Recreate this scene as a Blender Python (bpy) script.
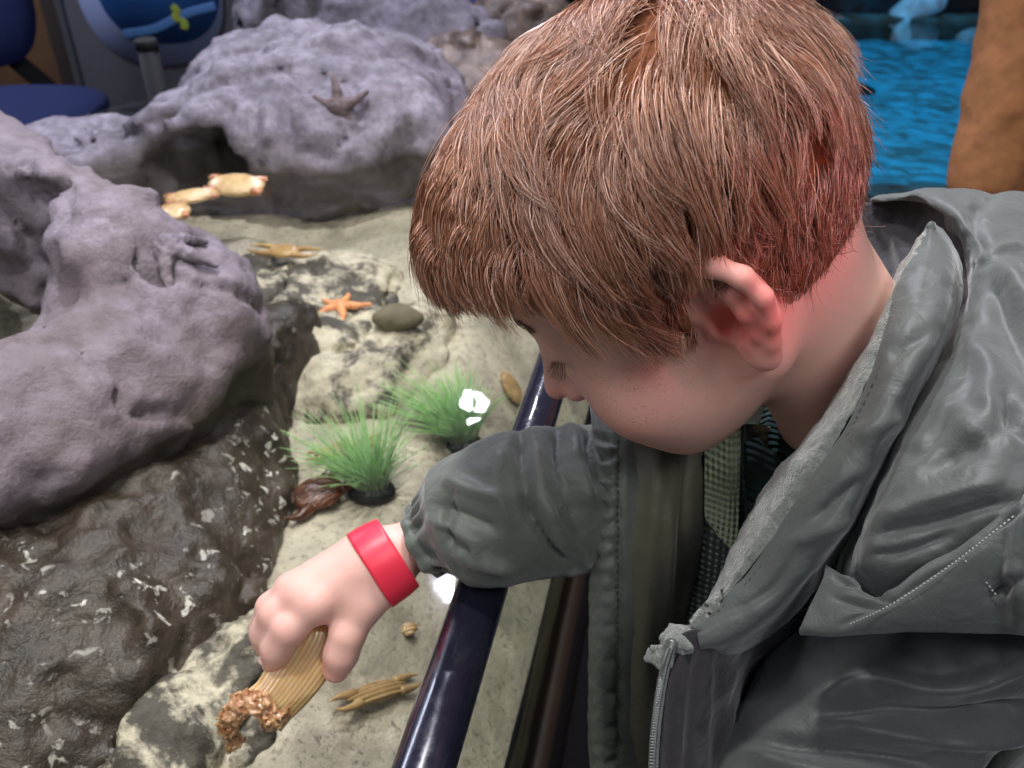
import bpy, math, random
import numpy as np
from mathutils import Vector, Matrix
for o in list(bpy.data.objects): bpy.data.objects.remove(o, do_unlink=True)
C = bpy.context.scene.collection
SC = bpy.context.scene
rng = np.random.default_rng(7)
random.seed(7)

# ------------------------------------------------------------ camera, world, light
F = 900.0; PITCH = math.radians(34); CAM = np.array([0, 0, .47])
AR = np.array([1., 0, 0]); AU = np.array([0, math.sin(PITCH), math.cos(PITCH)]); AD = np.array([0, math.cos(PITCH), -math.sin(PITCH)])
def at(x, y, d=None, z=None):
    """3D point seen at pixel (x, y): at depth d, or where the ray meets height z"""
    r = AD + AR*(x-512)/F + AU*(384-y)/F
    if z is not None: d = (z-CAM[2])/r[2]
    return CAM + r*d
def to_px(p):
    q = p-CAM; d = q@AD
    return 512+F*(q@AR)/d, 384-F*(q@AU)/d, d
cam = bpy.data.cameras.new('camera'); co = bpy.data.objects.new('camera', cam); C.objects.link(co)
co.location = CAM; co.rotation_euler = (math.pi/2-PITCH, 0, 0)
cam.sensor_width = 36; cam.lens = F/1024*36; cam.clip_start = .02
cam.dof.use_dof = True; cam.dof.focus_distance = .43; cam.dof.aperture_fstop = 13
SC.camera = co
SC.view_settings.view_transform = 'Standard'; SC.view_settings.look = 'None'
SC.view_settings.exposure = 0.0; SC.view_settings.gamma = 1; SC.view_settings.use_curve_mapping = False
w = bpy.data.worlds.new('world'); SC.world = w; w.use_nodes = True
w.node_tree.nodes['Background'].inputs[0].default_value = (.55, .62, .80, 1)
w.node_tree.nodes['Background'].inputs[1].default_value = .12
def aim(o, target):
    o.rotation_euler = (Vector(target)-o.location).to_track_quat('-Z', 'Y').to_euler()
def spot(name, loc, target, col, power, angle=60, blend=.6, radius=.05):
    l = bpy.data.lights.new(name, 'SPOT'); l.color = col; l.energy = power; l.spot_size = math.radians(angle); l.spot_blend = blend; l.shadow_soft_size = radius
    o = bpy.data.objects.new(name, l); C.objects.link(o); o.location = loc; aim(o, target); return o
def area(name, loc, target, col, power, sx, sy):
    l = bpy.data.lights.new(name, 'AREA'); l.shape = 'RECTANGLE'; l.size = sx; l.size_y = sy; l.color = col; l.energy = power
    o = bpy.data.objects.new(name, l); C.objects.link(o); o.location = loc; aim(o, target); return o
spot('tank_spotlight', (-.10, 1.15, 1.75), (-.15, .75, 0), (.95, .93, 1.0), 96, 80, .6, .05)
spot('back_spotlight', (-.24, 2.10, 1.75), (-.36, 1.25, 0), (.78, .78, 1.0), 90, 78, .6, .022)
spot('far_spotlight', (-.18, 3.13, 1.75), (-.15, 1.2, 0), (.85, .88, 1.0), 22, 90, .5, .045)
spot('rim_spotlight', (-.26, .36, 1.70), (.10, .42, .1), (1.0, .97, .95), 66, 70, .6, .06)
area('fill_light', (.45, -.40, 1.3), (.10, .42, .0), (.95, .95, 1.0), 8, .5, .4)  # added soft fill from the front, not a lamp of the room
spot('red_spotlight', (.85, -.15, .90), (.118, .380, .300), (1.0, .10, .20), 24, 7.2, .7, .02)
area('face_fill_light', (-.55, .02, .95), (.08, .40, .20), (.95, .93, 1.0), 3.2, .3, .3)  # added fill to brighten the face, in place of light bounced off sand
area('chair_sign_fill', (-2.0, 2.4, 1.4), (-1.2, 3.2, -.3), (.75, .80, 1.0), 34, .8, .8)  # added lamp that brightens the chair and the sign
area('coat_light', (.5, .9, 1.5), (.95, 1.3, .2), (1.0, .88, .78), 6, .4, .4)  # area lamp aimed at the person in the brown coat
# blue lamp over the far pool: its ripples are a noise pattern put into the beam
pl = spot('pool_spotlight', (1.9, 3.9, 1.9), (1.85, 3.8, -.8), (.02, .46, .92), 190, 84, .5, .01)
pl.data.use_nodes = True
nt = pl.data.node_tree; em = nt.nodes['Emission']
tc = nt.nodes.new('ShaderNodeTexCoord'); mp = nt.nodes.new('ShaderNodeMapping'); mp.inputs['Scale'].default_value = (24, 54, 24)
nz = nt.nodes.new('ShaderNodeTexNoise'); nz.inputs['Scale'].default_value = 1.0; nz.inputs['Detail'].default_value = 3; nz.inputs['Distortion'].default_value = 1.2
rp = nt.nodes.new('ShaderNodeMapRange'); rp.inputs[1].default_value = .38; rp.inputs[2].default_value = .66; rp.inputs[3].default_value = .06; rp.inputs[4].default_value = 1.7
nt.links.new(tc.outputs['Normal'], mp.inputs[0]); nt.links.new(mp.outputs[0], nz.inputs['Vector']); nt.links.new(nz.outputs[0], rp.inputs[0]); nt.links.new(rp.outputs[0], em.inputs['Strength'])

# ------------------------------------------------------------ object helpers
def link(name, me, mat=None, parent=None):
    o = bpy.data.objects.new(name, me); C.objects.link(o)
    if mat is not None:
        for m in (mat if isinstance(mat, (list, tuple)) else [mat]): me.materials.append(m)
    if parent is not None:
        if parent.parent is not None and parent.parent.parent is not None: parent = parent.parent   # thing > part > sub-part, no deeper
        o.parent = parent
        if parent.type == 'EMPTY': o.matrix_parent_inverse = Matrix.Translation(parent.location).inverted()
        else: o.matrix_parent_inverse = Matrix.Translation(parent.location).inverted()
    return o
def empty(name, loc, label, cat, group=None):
    o = bpy.data.objects.new(name, None); C.objects.link(o); o.location = loc; o.empty_display_size = .05
    return tag(o, label, cat, group)
def tag(o, label, cat, group=None):
    o['label'] = label; o['category'] = cat
    if group: o['group'] = group
    return o
def structure(o): o['kind'] = 'structure'; return o
def mesh_np(name, v, f, smooth=True):
    """v (n,3), f (m,k) -> mesh"""
    v = np.asarray(v, np.float32); f = np.asarray(f, np.int32); me = bpy.data.meshes.new(name)
    me.vertices.add(len(v)); me.vertices.foreach_set('co', v.ravel())
    me.loops.add(f.size); me.loops.foreach_set('vertex_index', f.ravel())
    me.polygons.add(len(f)); me.polygons.foreach_set('loop_start', np.arange(0, f.size, f.shape[1], dtype=np.int32))
    me.update(calc_edges=True)
    if smooth: me.polygons.foreach_set('use_smooth', np.ones(len(f), bool))
    me.update(); return me
def normalize(a): return a/np.maximum(np.linalg.norm(a, axis=-1, keepdims=True), 1e-12)

# noise
_perm = np.random.default_rng(3).random((64, 64, 64)).astype(np.float32)*2-1
def vnoise(p):
    i = np.floor(p).astype(int); f = p-i; f = f*f*(3-2*f); i0 = i & 63; i1 = (i+1) & 63
    x0, y0, z0 = i0[..., 0], i0[..., 1], i0[..., 2]; x1, y1, z1 = i1[..., 0], i1[..., 1], i1[..., 2]
    fx, fy, fz = f[..., 0], f[..., 1], f[..., 2]; P = _perm
    a = (P[x0, y0, z0]*(1-fx)+P[x1, y0, z0]*fx)*(1-fy)+(P[x0, y1, z0]*(1-fx)+P[x1, y1, z0]*fx)*fy
    b = (P[x0, y0, z1]*(1-fx)+P[x1, y0, z1]*fx)*(1-fy)+(P[x0, y1, z1]*(1-fx)+P[x1, y1, z1]*fx)*fy
    return a*(1-fz)+b*fz
def fbm(p, octv=5, gain=.5):
    s = 0; a = 1; q = np.array(p)
    for k in range(octv):
        s = s+a*vnoise(q+17.3*k); q = q*2.03; a *= gain
    return s

# signed distances
def sph(p, c, r): return np.linalg.norm(p-np.array(c), axis=-1)-r
def ell(p, c, r, M=None):
    q = p-np.array(c)
    if M is not None: q = q@M
    r = np.array(r); k = np.linalg.norm(q/r, axis=-1); g = np.linalg.norm(q/(r*r), axis=-1)
    return k*(k-1)/np.maximum(g, 1e-9)
def cap(p, a, b, ra, rb=None):
    if rb is None: rb = ra
    a = np.array(a, float); b = np.array(b, float); ab = b-a
    t = np.clip(((p-a)@ab)/(ab@ab+1e-12), 0, 1)
    return np.linalg.norm(p-a-t[..., None]*ab, axis=-1)-(ra+(rb-ra)*t)
def chain(p, pts, rad, k=0):
    d = None
    for i in range(len(pts)-1):
        e = cap(p, pts[i], pts[i+1], rad[i], rad[i+1]); d = e if d is None else (smin(d, e, k) if k else np.minimum(d, e))
    return d
def smin(a, b, k):
    h = np.maximum(k-np.abs(a-b), 0)/k; return np.minimum(a, b)-h*h*k*.25
def smax(a, b, k): return -smin(-a, -b, k)

def nets(sdf, lo, hi, h, B=20):
    """sparse surface nets -> verts, quads"""
    lo = np.array(lo, float); n = np.ceil((np.array(hi)-lo)/h/B).astype(int)
    g = np.stack(np.meshgrid(*[np.arange(k) for k in n], indexing='ij'), -1).reshape(-1, 3)
    cen = lo+(g+.5)*B*h
    g = g[np.abs(sdf(cen)) < B*h*1.35]
    ar = np.arange(B+1); loc = np.stack(np.meshgrid(ar, ar, ar, indexing='ij'), -1)
    K = []; V = []; Q = []; OFF = 1 << 20
    def key(c): return ((c[:, 0]+8)*2048+(c[:, 1]+8))*2048+(c[:, 2]+8)
    for b in g:
        base = b*B; P = lo+(base+loc)*h; v = sdf(P.reshape(-1, 3)).reshape(B+1, B+1, B+1); s = v < 0
        if s.all() or not s.any(): continue
        cs = [v[i:B+i, j:B+j, k:B+k] for i in (0, 1) for j in (0, 1) for k in (0, 1)]
        cnt = sum((c < 0).astype(int) for c in cs); act = np.argwhere((cnt > 0) & (cnt < 8))
        if len(act) == 0: continue
        acc = np.zeros((len(act), 3)); num = np.zeros(len(act))
        for ax in range(3):
            for u in (0, 1):
                for w_ in (0, 1):
                    o0 = [0, 0, 0]; oth = [a for a in range(3) if a != ax]; o0[oth[0]] = u; o0[oth[1]] = w_
                    o1 = list(o0); o1[ax] = 1
                    a = v[tuple((act+o0).T)]; c = v[tuple((act+o1).T)]; m = (a < 0) != (c < 0)
                    t = np.where(m, a/np.where(m, a-c, 1), 0); pt = np.array(o0, float)+np.zeros((len(act), 3)); pt[:, ax] = t
                    acc += pt*m[:, None]; num += m
        K.append(key(act+base)); V.append(lo+(act+base+acc/num[:, None])*h)
        for ax in range(3):
            o1 = [0, 0, 0]; o1[ax] = 1
            sl = tuple(slice(o, B+o) for o in o1); a = s[:B, :B, :B]; c = s[sl]; e = np.argwhere(a != c)
            if len(e) == 0: continue
            u, w_ = [x for x in range(3) if x != ax]; du = np.eye(3, dtype=int)[u]; dw = np.eye(3, dtype=int)[w_]
            E0 = e+base; quad = np.stack([key(E0), key(E0-du), key(E0-du-dw), key(E0-dw)], 1)
            fl = a[tuple(e.T)]
            if ax == 1: fl = ~fl
            quad[~fl] = quad[~fl][:, ::-1]; Q.append(quad)
    K = np.concatenate(K); V = np.concatenate(V); Q = np.concatenate(Q)
    o = np.argsort(K); Ks = K[o]; idx = np.searchsorted(Ks, Q); idx = np.clip(idx, 0, len(Ks)-1)
    ok = (Ks[idx] == Q).all(1); return V, o[idx[ok]]
def vnormals(v, f):
    n = np.zeros_like(v); t = np.cross(v[f[:, 2]]-v[f[:, 0]], v[f[:, 3]]-v[f[:, 1]])
    for k in range(4): np.add.at(n, f[:, k], t)
    return normalize(n)

# tubes, sheets, lathes
def spline(pts, n):
    """Catmull-Rom through pts (k,m) -> (n,m)"""
    P = np.asarray(pts, float); k = len(P)
    if k == 2: t = np.linspace(0, 1, n)[:, None]; return P[0]*(1-t)+P[1]*t
    P = np.vstack([2*P[0]-P[1], P, 2*P[-1]-P[-2]]); u = np.linspace(0, k-1-1e-9, n); i = u.astype(int); t = (u-i)[:, None]
    a, b, c, d = P[i], P[i+1], P[i+2], P[i+3]
    return .5*((2*b)+(-a+c)*t+(2*a-5*b+4*c-d)*t*t+(-a+3*b-3*c+d)*t**3)
def tube_geo(path, rad, seg=16, cap_ends=True, flat=None, up=None):
    """path (n,3), rad (n,) or (n,2) -> verts, quads (caps as degenerate fans closed by tiny rings)"""
    P = np.asarray(path, float); n = len(P); T = normalize(np.gradient(P, axis=0))
    rad = np.asarray(rad, float)
    if rad.ndim == 0: rad = np.full(n, rad)
    if rad.ndim == 1: rad = np.stack([rad, rad], 1)
    u = np.array([0, 0, 1.]) if up is None else np.array(up, float)
    N = [];
    for i in range(n):
        a = u-T[i]*(u@T[i])
        if np.linalg.norm(a) < 1e-4: a = np.array([1., 0, 0])-T[i]*T[i][0]
        a = a/np.linalg.norm(a); N.append(a)
        if up is None: u = a
    N = np.array(N); Bn = np.cross(T, N)
    if cap_ends:
        P = np.vstack([P[:1], P, P[-1:]]); N = np.vstack([N[:1], N, N[-1:]]); Bn = np.vstack([Bn[:1], Bn, Bn[-1:]])
        rad = np.vstack([rad[:1]*.001, rad, rad[-1:]*.001]); n += 2
    a = np.linspace(0, 2*math.pi, seg, endpoint=False)
    V = P[:, None]+N[:, None]*(np.cos(a)[None, :, None]*rad[:, 0, None, None])+Bn[:, None]*(np.sin(a)[None, :, None]*rad[:, 1, None, None])
    i, j = np.meshgrid(np.arange(n-1), np.arange(seg), indexing='ij'); j2 = (j+1) % seg
    Fq = np.stack([i*seg+j, i*seg+j2, (i+1)*seg+j2, (i+1)*seg+j], -1).reshape(-1, 4)
    return V.reshape(-1, 3), Fq
def join_geo(*g):
    V = []; Fq = []; n = 0
    for v, f in g: V.append(v); Fq.append(f+n); n += len(v)
    return np.concatenate(V), np.concatenate(Fq)
def grid_faces(nu, nv):
    i, j = np.meshgrid(np.arange(nu-1), np.arange(nv-1), indexing='ij')
    return np.stack([i*nv+j, i*nv+j+1, (i+1)*nv+j+1, (i+1)*nv+j], -1).reshape(-1, 4)
def lathe_geo(prof, seg=32, loc=(0, 0, 0)):
    prof = np.asarray(prof, float); P = np.zeros((len(prof), 3)); P[:, 2] = prof[:, 1]
    a = np.linspace(0, 2*math.pi, seg, endpoint=False); V = np.zeros((len(prof), seg, 3))
    V[..., 0] = prof[:, 0, None]*np.cos(a); V[..., 1] = prof[:, 0, None]*np.sin(a); V[..., 2] = prof[:, 1, None]
    i, j = np.meshgrid(np.arange(len(prof)-1), np.arange(seg), indexing='ij'); j2 = (j+1) % seg
    return V.reshape(-1, 3)+np.array(loc), np.stack([i*seg+j, i*seg+j2, (i+1)*seg+j2, (i+1)*seg+j], -1).reshape(-1, 4)
def box_geo(lo, hi, M=None, c=(0, 0, 0)):
    lo = np.array(lo, float); hi = np.array(hi, float)
    v = np.array([[(lo, hi)[i][0], (lo, hi)[j][1], (lo, hi)[k][2]] for i in (0, 1) for j in (0, 1) for k in (0, 1)])
    if M is not None: v = v@np.array(M).T
    return v+np.array(c), np.array([[0, 1, 3, 2], [4, 6, 7, 5], [0, 4, 5, 1], [2, 3, 7, 6], [0, 2, 6, 4], [1, 5, 7, 3]])
def bevel(o, wd, seg=2):
    m = o.modifiers.new('bevel', 'BEVEL'); m.width = wd; m.segments = seg; m.limit_method = 'ANGLE'; return o
def rotz(a): c, s = math.cos(a), math.sin(a); return np.array([[c, -s, 0], [s, c, 0], [0, 0, 1.]])
def frame(xa, za):
    """columns x,y,z with x along xa and z near za"""
    x = normalize(np.array(xa, float)); z = np.array(za, float); z = normalize(z-x*(z@x)); return np.stack([x, np.cross(z, x), z], 1)

# ------------------------------------------------------------ materials
class NT:
    def __init__(s, name):
        s.m = bpy.data.materials.new(name); s.m.use_nodes = True; s.t = s.m.node_tree; s.b = s.t.nodes['Principled BSDF']; s.out = s.t.nodes['Material Output']
        s.geo = s.t.nodes.new('ShaderNodeTexCoord')
    def n(s, t, **kw):
        x = s.t.nodes.new('ShaderNode'+t)
        for k, v in kw.items():
            if hasattr(x, k): setattr(x, k, v)
            else: x.inputs[k.replace('_', ' ')].default_value = v
        return x
    def l(s, a, b): s.t.links.new(a, b)
    def pos(s, scale=(1, 1, 1), rot=(0, 0, 0)):
        m = s.n('Mapping'); m.inputs['Scale'].default_value = scale; m.inputs['Rotation'].default_value = rot; s.l(s.geo.outputs['Object'], m.inputs[0]); return m.outputs[0]
    def noise(s, scale, detail=5, rough=.55, dist=0, vec=None, sc=(1, 1, 1)):
        x = s.n('TexNoise'); x.inputs['Scale'].default_value = scale; x.inputs['Detail'].default_value = detail; x.inputs['Roughness'].default_value = rough; x.inputs['Distortion'].default_value = dist
        s.l(vec or s.pos(sc), x.inputs['Vector']); return x.outputs[0]
    def ramp(s, fac, stops, interp='LINEAR'):
        r = s.n('ValToRGB'); r.color_ramp.interpolation = interp; e = r.color_ramp.elements
        while len(e) < len(stops): e.new(.5)
        for k, (p, c) in enumerate(stops):
            e[k].position = p; e[k].color = (*c, 1) if hasattr(c, '__len__') else (c, c, c, 1)
        s.l(fac, r.inputs[0]); return r.outputs[0]
    def mix(s, f, a, b, mode='MIX'):
        x = s.n('MixRGB'); x.blend_type = mode
        for i, q in ((0, f), (1, a), (2, b)):
            if hasattr(q, 'links'): s.l(q, x.inputs[i])
            elif i == 0: x.inputs[0].default_value = q
            else: x.inputs[i].default_value = (*q, 1) if hasattr(q, '__len__') else (q, q, q, 1)
        return x.outputs[0]
    def math(s, op, a, b=0):
        x = s.n('Math'); x.operation = op
        for i, q in ((0, a), (1, b)):
            if hasattr(q, 'links'): s.l(q, x.inputs[i])
            else: x.inputs[i].default_value = q
        return x.outputs[0]
    def col(s, c):
        if hasattr(c, 'links'): s.l(c, s.b.inputs['Base Color'])
        else: s.b.inputs['Base Color'].default_value = (*c, 1)
    def set(s, **kw):
        for k, v in kw.items():
            i = s.b.inputs[k.replace('_', ' ')]
            if hasattr(v, 'links'): s.l(v, i)
            else: i.default_value = v
        return s
    def bump(s, h, strength=.5, dist=.002):
        b = s.n('Bump'); b.inputs['Strength'].default_value = strength; b.inputs['Distance'].default_value = dist; s.l(h, b.inputs['Height']); s.l(b.outputs[0], s.b.inputs['Normal']); return b
def simple(name, col, rough=.5, metal=0, bump=None, **kw):
    s = NT(name)
    if bump:
        n = s.noise(bump[0], 4); s.bump(n, .6, bump[1]); s.col(s.mix(s.ramp(n, [(.3, .0), (.7, 1.)]), tuple(c*.8 for c in col), tuple(min(1, c*1.12) for c in col)))
    else: s.col(col)
    s.set(Roughness=rough, Metallic=metal, **kw); return s.m

def rock_mat(name, dark, light, speck=0, wet=.75, speck_col=(.75, .72, .66), green=False, tint=None, ssc=45, sand=False, wet_shade=False):
    s = NT(name)
    big = s.noise(7, 6, .62, .4); fine = s.noise(60, 6, .7); mid = s.noise(22, 8, .68, .15)
    f = s.mix(.45, big, mid); c = s.ramp(f, [(.36, dark), (.60, light)])
    c = s.mix(s.ramp(fine, [(.35, .55), (.6, 0.)]), c, tuple(x*.45 for x in dark))
    if tint:
        c = s.mix(s.ramp(s.noise(3.2, 3), [(.42, 0.), (.66, .8)]), c, tint)
    if green:
        g = s.ramp(s.noise(5, 4), [(.5, 0.), (.7, .5)]); c = s.mix(g, c, (.10, .115, .05))
    if speck:
        sp = s.noise(ssc, 3, .6, .5); msk = s.noise(9, 4, .6, .3)
        k = s.math('MULTIPLY', s.ramp(sp, [(.60, 0.), (.66, 1.)]), s.ramp(msk, [(.5-speck*.12, 0.), (.62, 1.)]))
        c = s.mix(k, c, speck_col)
    if sand:
        k = s.ramp(s.mix(.35, s.noise(8, 5, .65, .8), s.noise(40, 4, .7)), [(.475, 0.), (.54, 1.)]); c = s.mix(k, c, s.ramp(fine, [(.3, (.40, .36, .27)), (.6, (.66, .60, .46))]))
    if wet_shade:   # wet brown band at the water line, doubling as painted shade in the hollow
        g = s.n('NewGeometry'); sx = s.n('SeparateXYZ'); s.l(g.outputs['Position'], sx.inputs[0]); hz = s.math('ADD', sx.outputs[2], s.math('MULTIPLY', s.math('SUBTRACT', s.noise(14, 3), .5), .05))
        k = s.n('MapRange'); k.inputs[1].default_value = .022; k.inputs[2].default_value = .004; k.inputs[3].default_value = 0; k.inputs[4].default_value = .85; s.l(hz, k.inputs[0]); c = s.mix(k.outputs[0], c, (.055, .043, .030))
    s.col(c); s.set(Roughness=wet)
    h = s.mix(.35, s.mix(.5, mid, fine), s.noise(180, 3, .7)); s.bump(h, .8, .006); return s.m
M = {}
M['rock_grey'] = rock_mat('grey_rock', (.10, .085, .10), (.36, .325, .385), wet_shade=True)
M['rock_left'] = rock_mat('purple_grey_rock', (.105, .088, .105), (.34, .30, .365), tint=(.155, .12, .115), wet_shade=True)
M['rock_dark'] = rock_mat('dark_wet_rock', (.020, .014, .010), (.088, .065, .048), speck=.5, wet=.42, ssc=75)
M['rock_patchy'] = rock_mat('encrusted_rock', (.05, .045, .038), (.15, .13, .105), speck=1.6, wet=.5, speck_col=(.66, .62, .5), ssc=26)
M['rock_sandy'] = rock_mat('sand_dusted_rock', (.05, .045, .036), (.16, .14, .11), wet=.7, sand=True)
M['rock_brown'] = rock_mat('brown_rock', (.06, .045, .04), (.34, .25, .19), wet=.3)
s = NT('sand')
a = s.noise(9, 6, .65, .6); b = s.noise(140, 3, .8); g = s.noise(3.5, 4, .6, .5)
c = s.ramp(a, [(.34, (.16, .145, .11)), (.47, (.46, .415, .32)), (.7, (.74, .67, .53))])
c = s.mix(s.ramp(g, [(.48, 0.), (.62, .8)]), c, (.34, .32, .24))
c = s.mix(s.ramp(b, [(.34, .75), (.46, 0.)]), c, (.15, .13, .10))
s.col(c); s.set(Roughness=.9); s.bump(s.mix(.5, a, b), .8, .004); M['sand'] = s.m
# water: clear, with a rippled reflecting surface
s = NT('water'); s.t.nodes.remove(s.b)
tr = s.n('BsdfTransparent'); tr.inputs[0].default_value = (.90, .91, .87, 1); gl = s.n('BsdfGlossy'); gl.inputs['Roughness'].default_value = .03
lw = s.n('LayerWeight'); lw.inputs[0].default_value = .5; fr = s.math('MULTIPLY_ADD', s.math('POWER', lw.outputs['Facing'], 5), .96); mx = s.n('MixShader')
n1 = s.noise(16, 2, .5, .4); n2 = s.noise(5, 2); hh = s.mix(.5, n1, n2)
bp = s.n('Bump'); bp.inputs['Strength'].default_value = .055; bp.inputs['Distance'].default_value = .02; s.l(hh, bp.inputs['Height'])
s.l(bp.outputs[0], gl.inputs['Normal']); s.l(bp.outputs[0], lw.inputs['Normal']); fr.node.inputs[2].default_value = .022; s.l(fr, mx.inputs[0]); s.l(tr.outputs[0], mx.inputs[1]); s.l(gl.outputs[0], mx.inputs[2]); s.l(mx.outputs[0], s.out.inputs[0]); M['water'] = s.m
s = NT('clear_acrylic'); s.t.nodes.remove(s.b)
tr = s.n('BsdfTransparent'); tr.inputs[0].default_value = (.86, .88, .84, 1); gl = s.n('BsdfGlossy'); gl.inputs['Roughness'].default_value = .06
lw = s.n('LayerWeight'); lw.inputs[0].default_value = .5; fr = s.math('MULTIPLY_ADD', s.math('POWER', lw.outputs['Facing'], 5), .35); fr.node.inputs[2].default_value = .04; mx = s.n('MixShader')
s.l(fr, mx.inputs[0]); s.l(tr.outputs[0], mx.inputs[1]); s.l(gl.outputs[0], mx.inputs[2]); s.l(mx.outputs[0], s.out.inputs[0]); M['acrylic'] = s.m
s = NT('rim_black'); n = s.noise(90, 6, .8); s.col((.010, .010, .020)); s.set(Roughness=s.ramp(n, [(.4, .16), (.7, .34)]), Coat_Weight=.6); M['rim'] = s.m
M['carpet'] = simple('dark_carpet', (.055, .055, .065), .95, bump=(250, .002))
M['wall'] = simple('dark_wall', (.03, .035, .045), .9, bump=(6, .002))
M['wood'] = simple('dark_red_wood', (.030, .015, .011), .6, bump=(20, .001))

# ------------------------------------------------------------ the room
def slab(name, lo, hi, mat): return structure(link(name, mesh_np(name, *box_geo(lo, hi), smooth=False), mat))
slab('floor', (-4, -2, -.80), (5, 7, -.75), M['carpet'])
slab('wall_back', (-4, 6.8, -.75), (5, 6.9, 2.4), M['wall'])
slab('wall_left', (-4.1, -2, -.75), (-4, 6.9, 2.4), M['wall'])

# ------------------------------------------------------------ the touch tank
tank = empty('touch_tank', (-.6, .9, -.75), 'large rock pool touch tank with black rounded rim and sandy bottom', 'touch tank')
def rimx(y): return -.046+.212*(y-.272)
RD = normalize(np.array([.212, 1, 0.])); RN = np.array([RD[1], -RD[0], 0])
# the rounded rim runs past the boy; elsewhere rocks close the tank
rp_ = np.array([(rimx(y), y) for y in np.linspace(-.75, 1.9, 160)]); rp_ = np.vstack([rp_, spline(np.array([(rimx(1.9), 1.9), (.33, 2.12), (.22, 2.30), (.05, 2.38)]), 41)[1:]])
def outline_z(off, z):
    T = np.gradient(rp_, axis=0); N = normalize(np.stack([T[:, 1], -T[:, 0]], 1)); q = rp_+N*off; return np.column_stack([q, np.full(len(q), z)])
def leftx(y): return np.interp(y, [-.8, 1.15, 1.30, 1.40, 1.60, 1.95, 2.25, 2.40], [-1.9, -1.9, -1.1, -.80, -.64, -.58, -.50, -.35])
def rightx(y): return np.minimum(rimx(y), np.interp(y, [-1, 1.9, 2.12, 2.30, 2.40], [9, rimx(1.9), .33, .22, .03]))
v, f = tube_geo(outline_z(0, .045), np.tile([[.013, .0165]], (200, 1)), 20, False, up=(0, 0, 1)); link('rim', mesh_np('rim', v, f), M['rim'], tank)
def wall_strip(off, z0, z1, th):
    r = [outline_z(off, z0), outline_z(off, z1), outline_z(off+th, z1), outline_z(off+th, z0), outline_z(off, z0)]
    V = np.stack(r, 0).reshape(-1, 3); return V, grid_faces(5, 200)
link('acrylic_wall', mesh_np('w', *wall_strip(.004, -.40, .040, .008), smooth=False), M['acrylic'], tank)
loop = np.vstack([np.column_stack([rightx(np.linspace(-.8, 2.4, 120))+.006, np.linspace(-.8, 2.4, 120)]), np.column_stack([leftx(np.linspace(2.4, -.8, 120)), np.linspace(2.4, -.8, 120)])]); loop = np.vstack([loop, loop[:1]])
def loop_wall(z0, z1, off, loop=loop):
    T = np.gradient(loop, axis=0); N = normalize(np.stack([T[:, 1], -T[:, 0]], 1)); q = loop+N*off
    return np.concatenate([np.column_stack([q, np.full(len(q), z)]) for z in (z0, z1)]), grid_faces(2, len(loop))
link('cabinet_base', mesh_np('w', *loop_wall(-.75, -.40, .004), smooth=False), M['wood'], tank)
link('back_wall', mesh_np('w', *(lambda g: (g[0], g[1]))(loop_wall(-.40, -.02, -.012, loop[122:-2])), smooth=False), M['rock_dark'], tank)
link('base_trim', mesh_np('w', *wall_strip(-.004, -.415, -.385, .026), smooth=False), M['wood'], tank)
# sand bottom: rises at the back and piles against the wall
def dip(X, Y): return .175*np.clip(1-(rimx(Y)-X)/.15, 0, 1)**1.25   # the sand falls away towards the clear wall
def bed(X, Y): return -.115+.014*fbm(np.array([[X*3, Y*3, 0.]]), 4)[0]+.03*min(max((Y-.8)/.5, 0), 1)-dip(X, Y)
def at_bed(x, y, up=0.):
    z = -.1
    for _ in range(12): p = at(x, y, z=z); z = .5*z+.5*(bed(p[0], p[1])+up)
    return at(x, y, z=z)
nx, ny = 240, 280; U_, Y = np.meshgrid(1-(1-np.linspace(0, 1, nx))**1.8, np.linspace(-.79, 2.38, ny), indexing='ij'); X = leftx(Y)+.004+(rightx(Y)-leftx(Y)-.010)*U_
pz = np.stack([X*3, Y*3, X*0], -1); Z = -.115+.014*fbm(pz, 4)+.03*np.clip((Y-.8)/.5, 0, 1)+.003*fbm(pz*7, 3)
Z = Z-dip(X, Y)
link('sand_bed', mesh_np('sand', np.stack([X, Y, Z], -1).reshape(-1, 3), grid_faces(nx, ny)[:, ::-1]), M['sand'], tank)
# pale sediment stuck on the inside of the acrylic
ys = np.linspace(-.7, 1.7, 160); zs = np.linspace(-.40, -.285, 8); YY, ZZ = np.meshgrid(ys, zs, indexing='ij')
sed = np.stack([rimx(YY)-.003+.0015*vnoise(np.stack([YY*30, ZZ*30, YY*0], -1)), YY, ZZ], -1)
s = NT('streaky_sediment'); n = s.noise(7, 6, .7, .6, sc=(1, 1.2, 4)); s.col(s.ramp(n, [(.40, (.10, .085, .06)), (.5, (.36, .32, .23)), (.7, (.60, .54, .40))])); s.set(Roughness=.9); s.bump(n, .4, .003); M['sediment'] = s.m
link('sediment', mesh_np('sediment', sed.reshape(-1, 3), grid_faces(160, 8)[:, ::-1]), M['sediment'], tank)
nW = 180; Xw, Yw = np.meshgrid(np.linspace(0, 1, 60), np.linspace(-.79, 2.38, nW), indexing='ij')
link('water', mesh_np('water', np.stack([leftx(Yw)+(rightx(Yw)-leftx(Yw)-.004)*Xw, Yw, Xw*0], -1).reshape(-1, 3), grid_faces(60, nW)[:, ::-1]), M['water'], tank)

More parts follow.
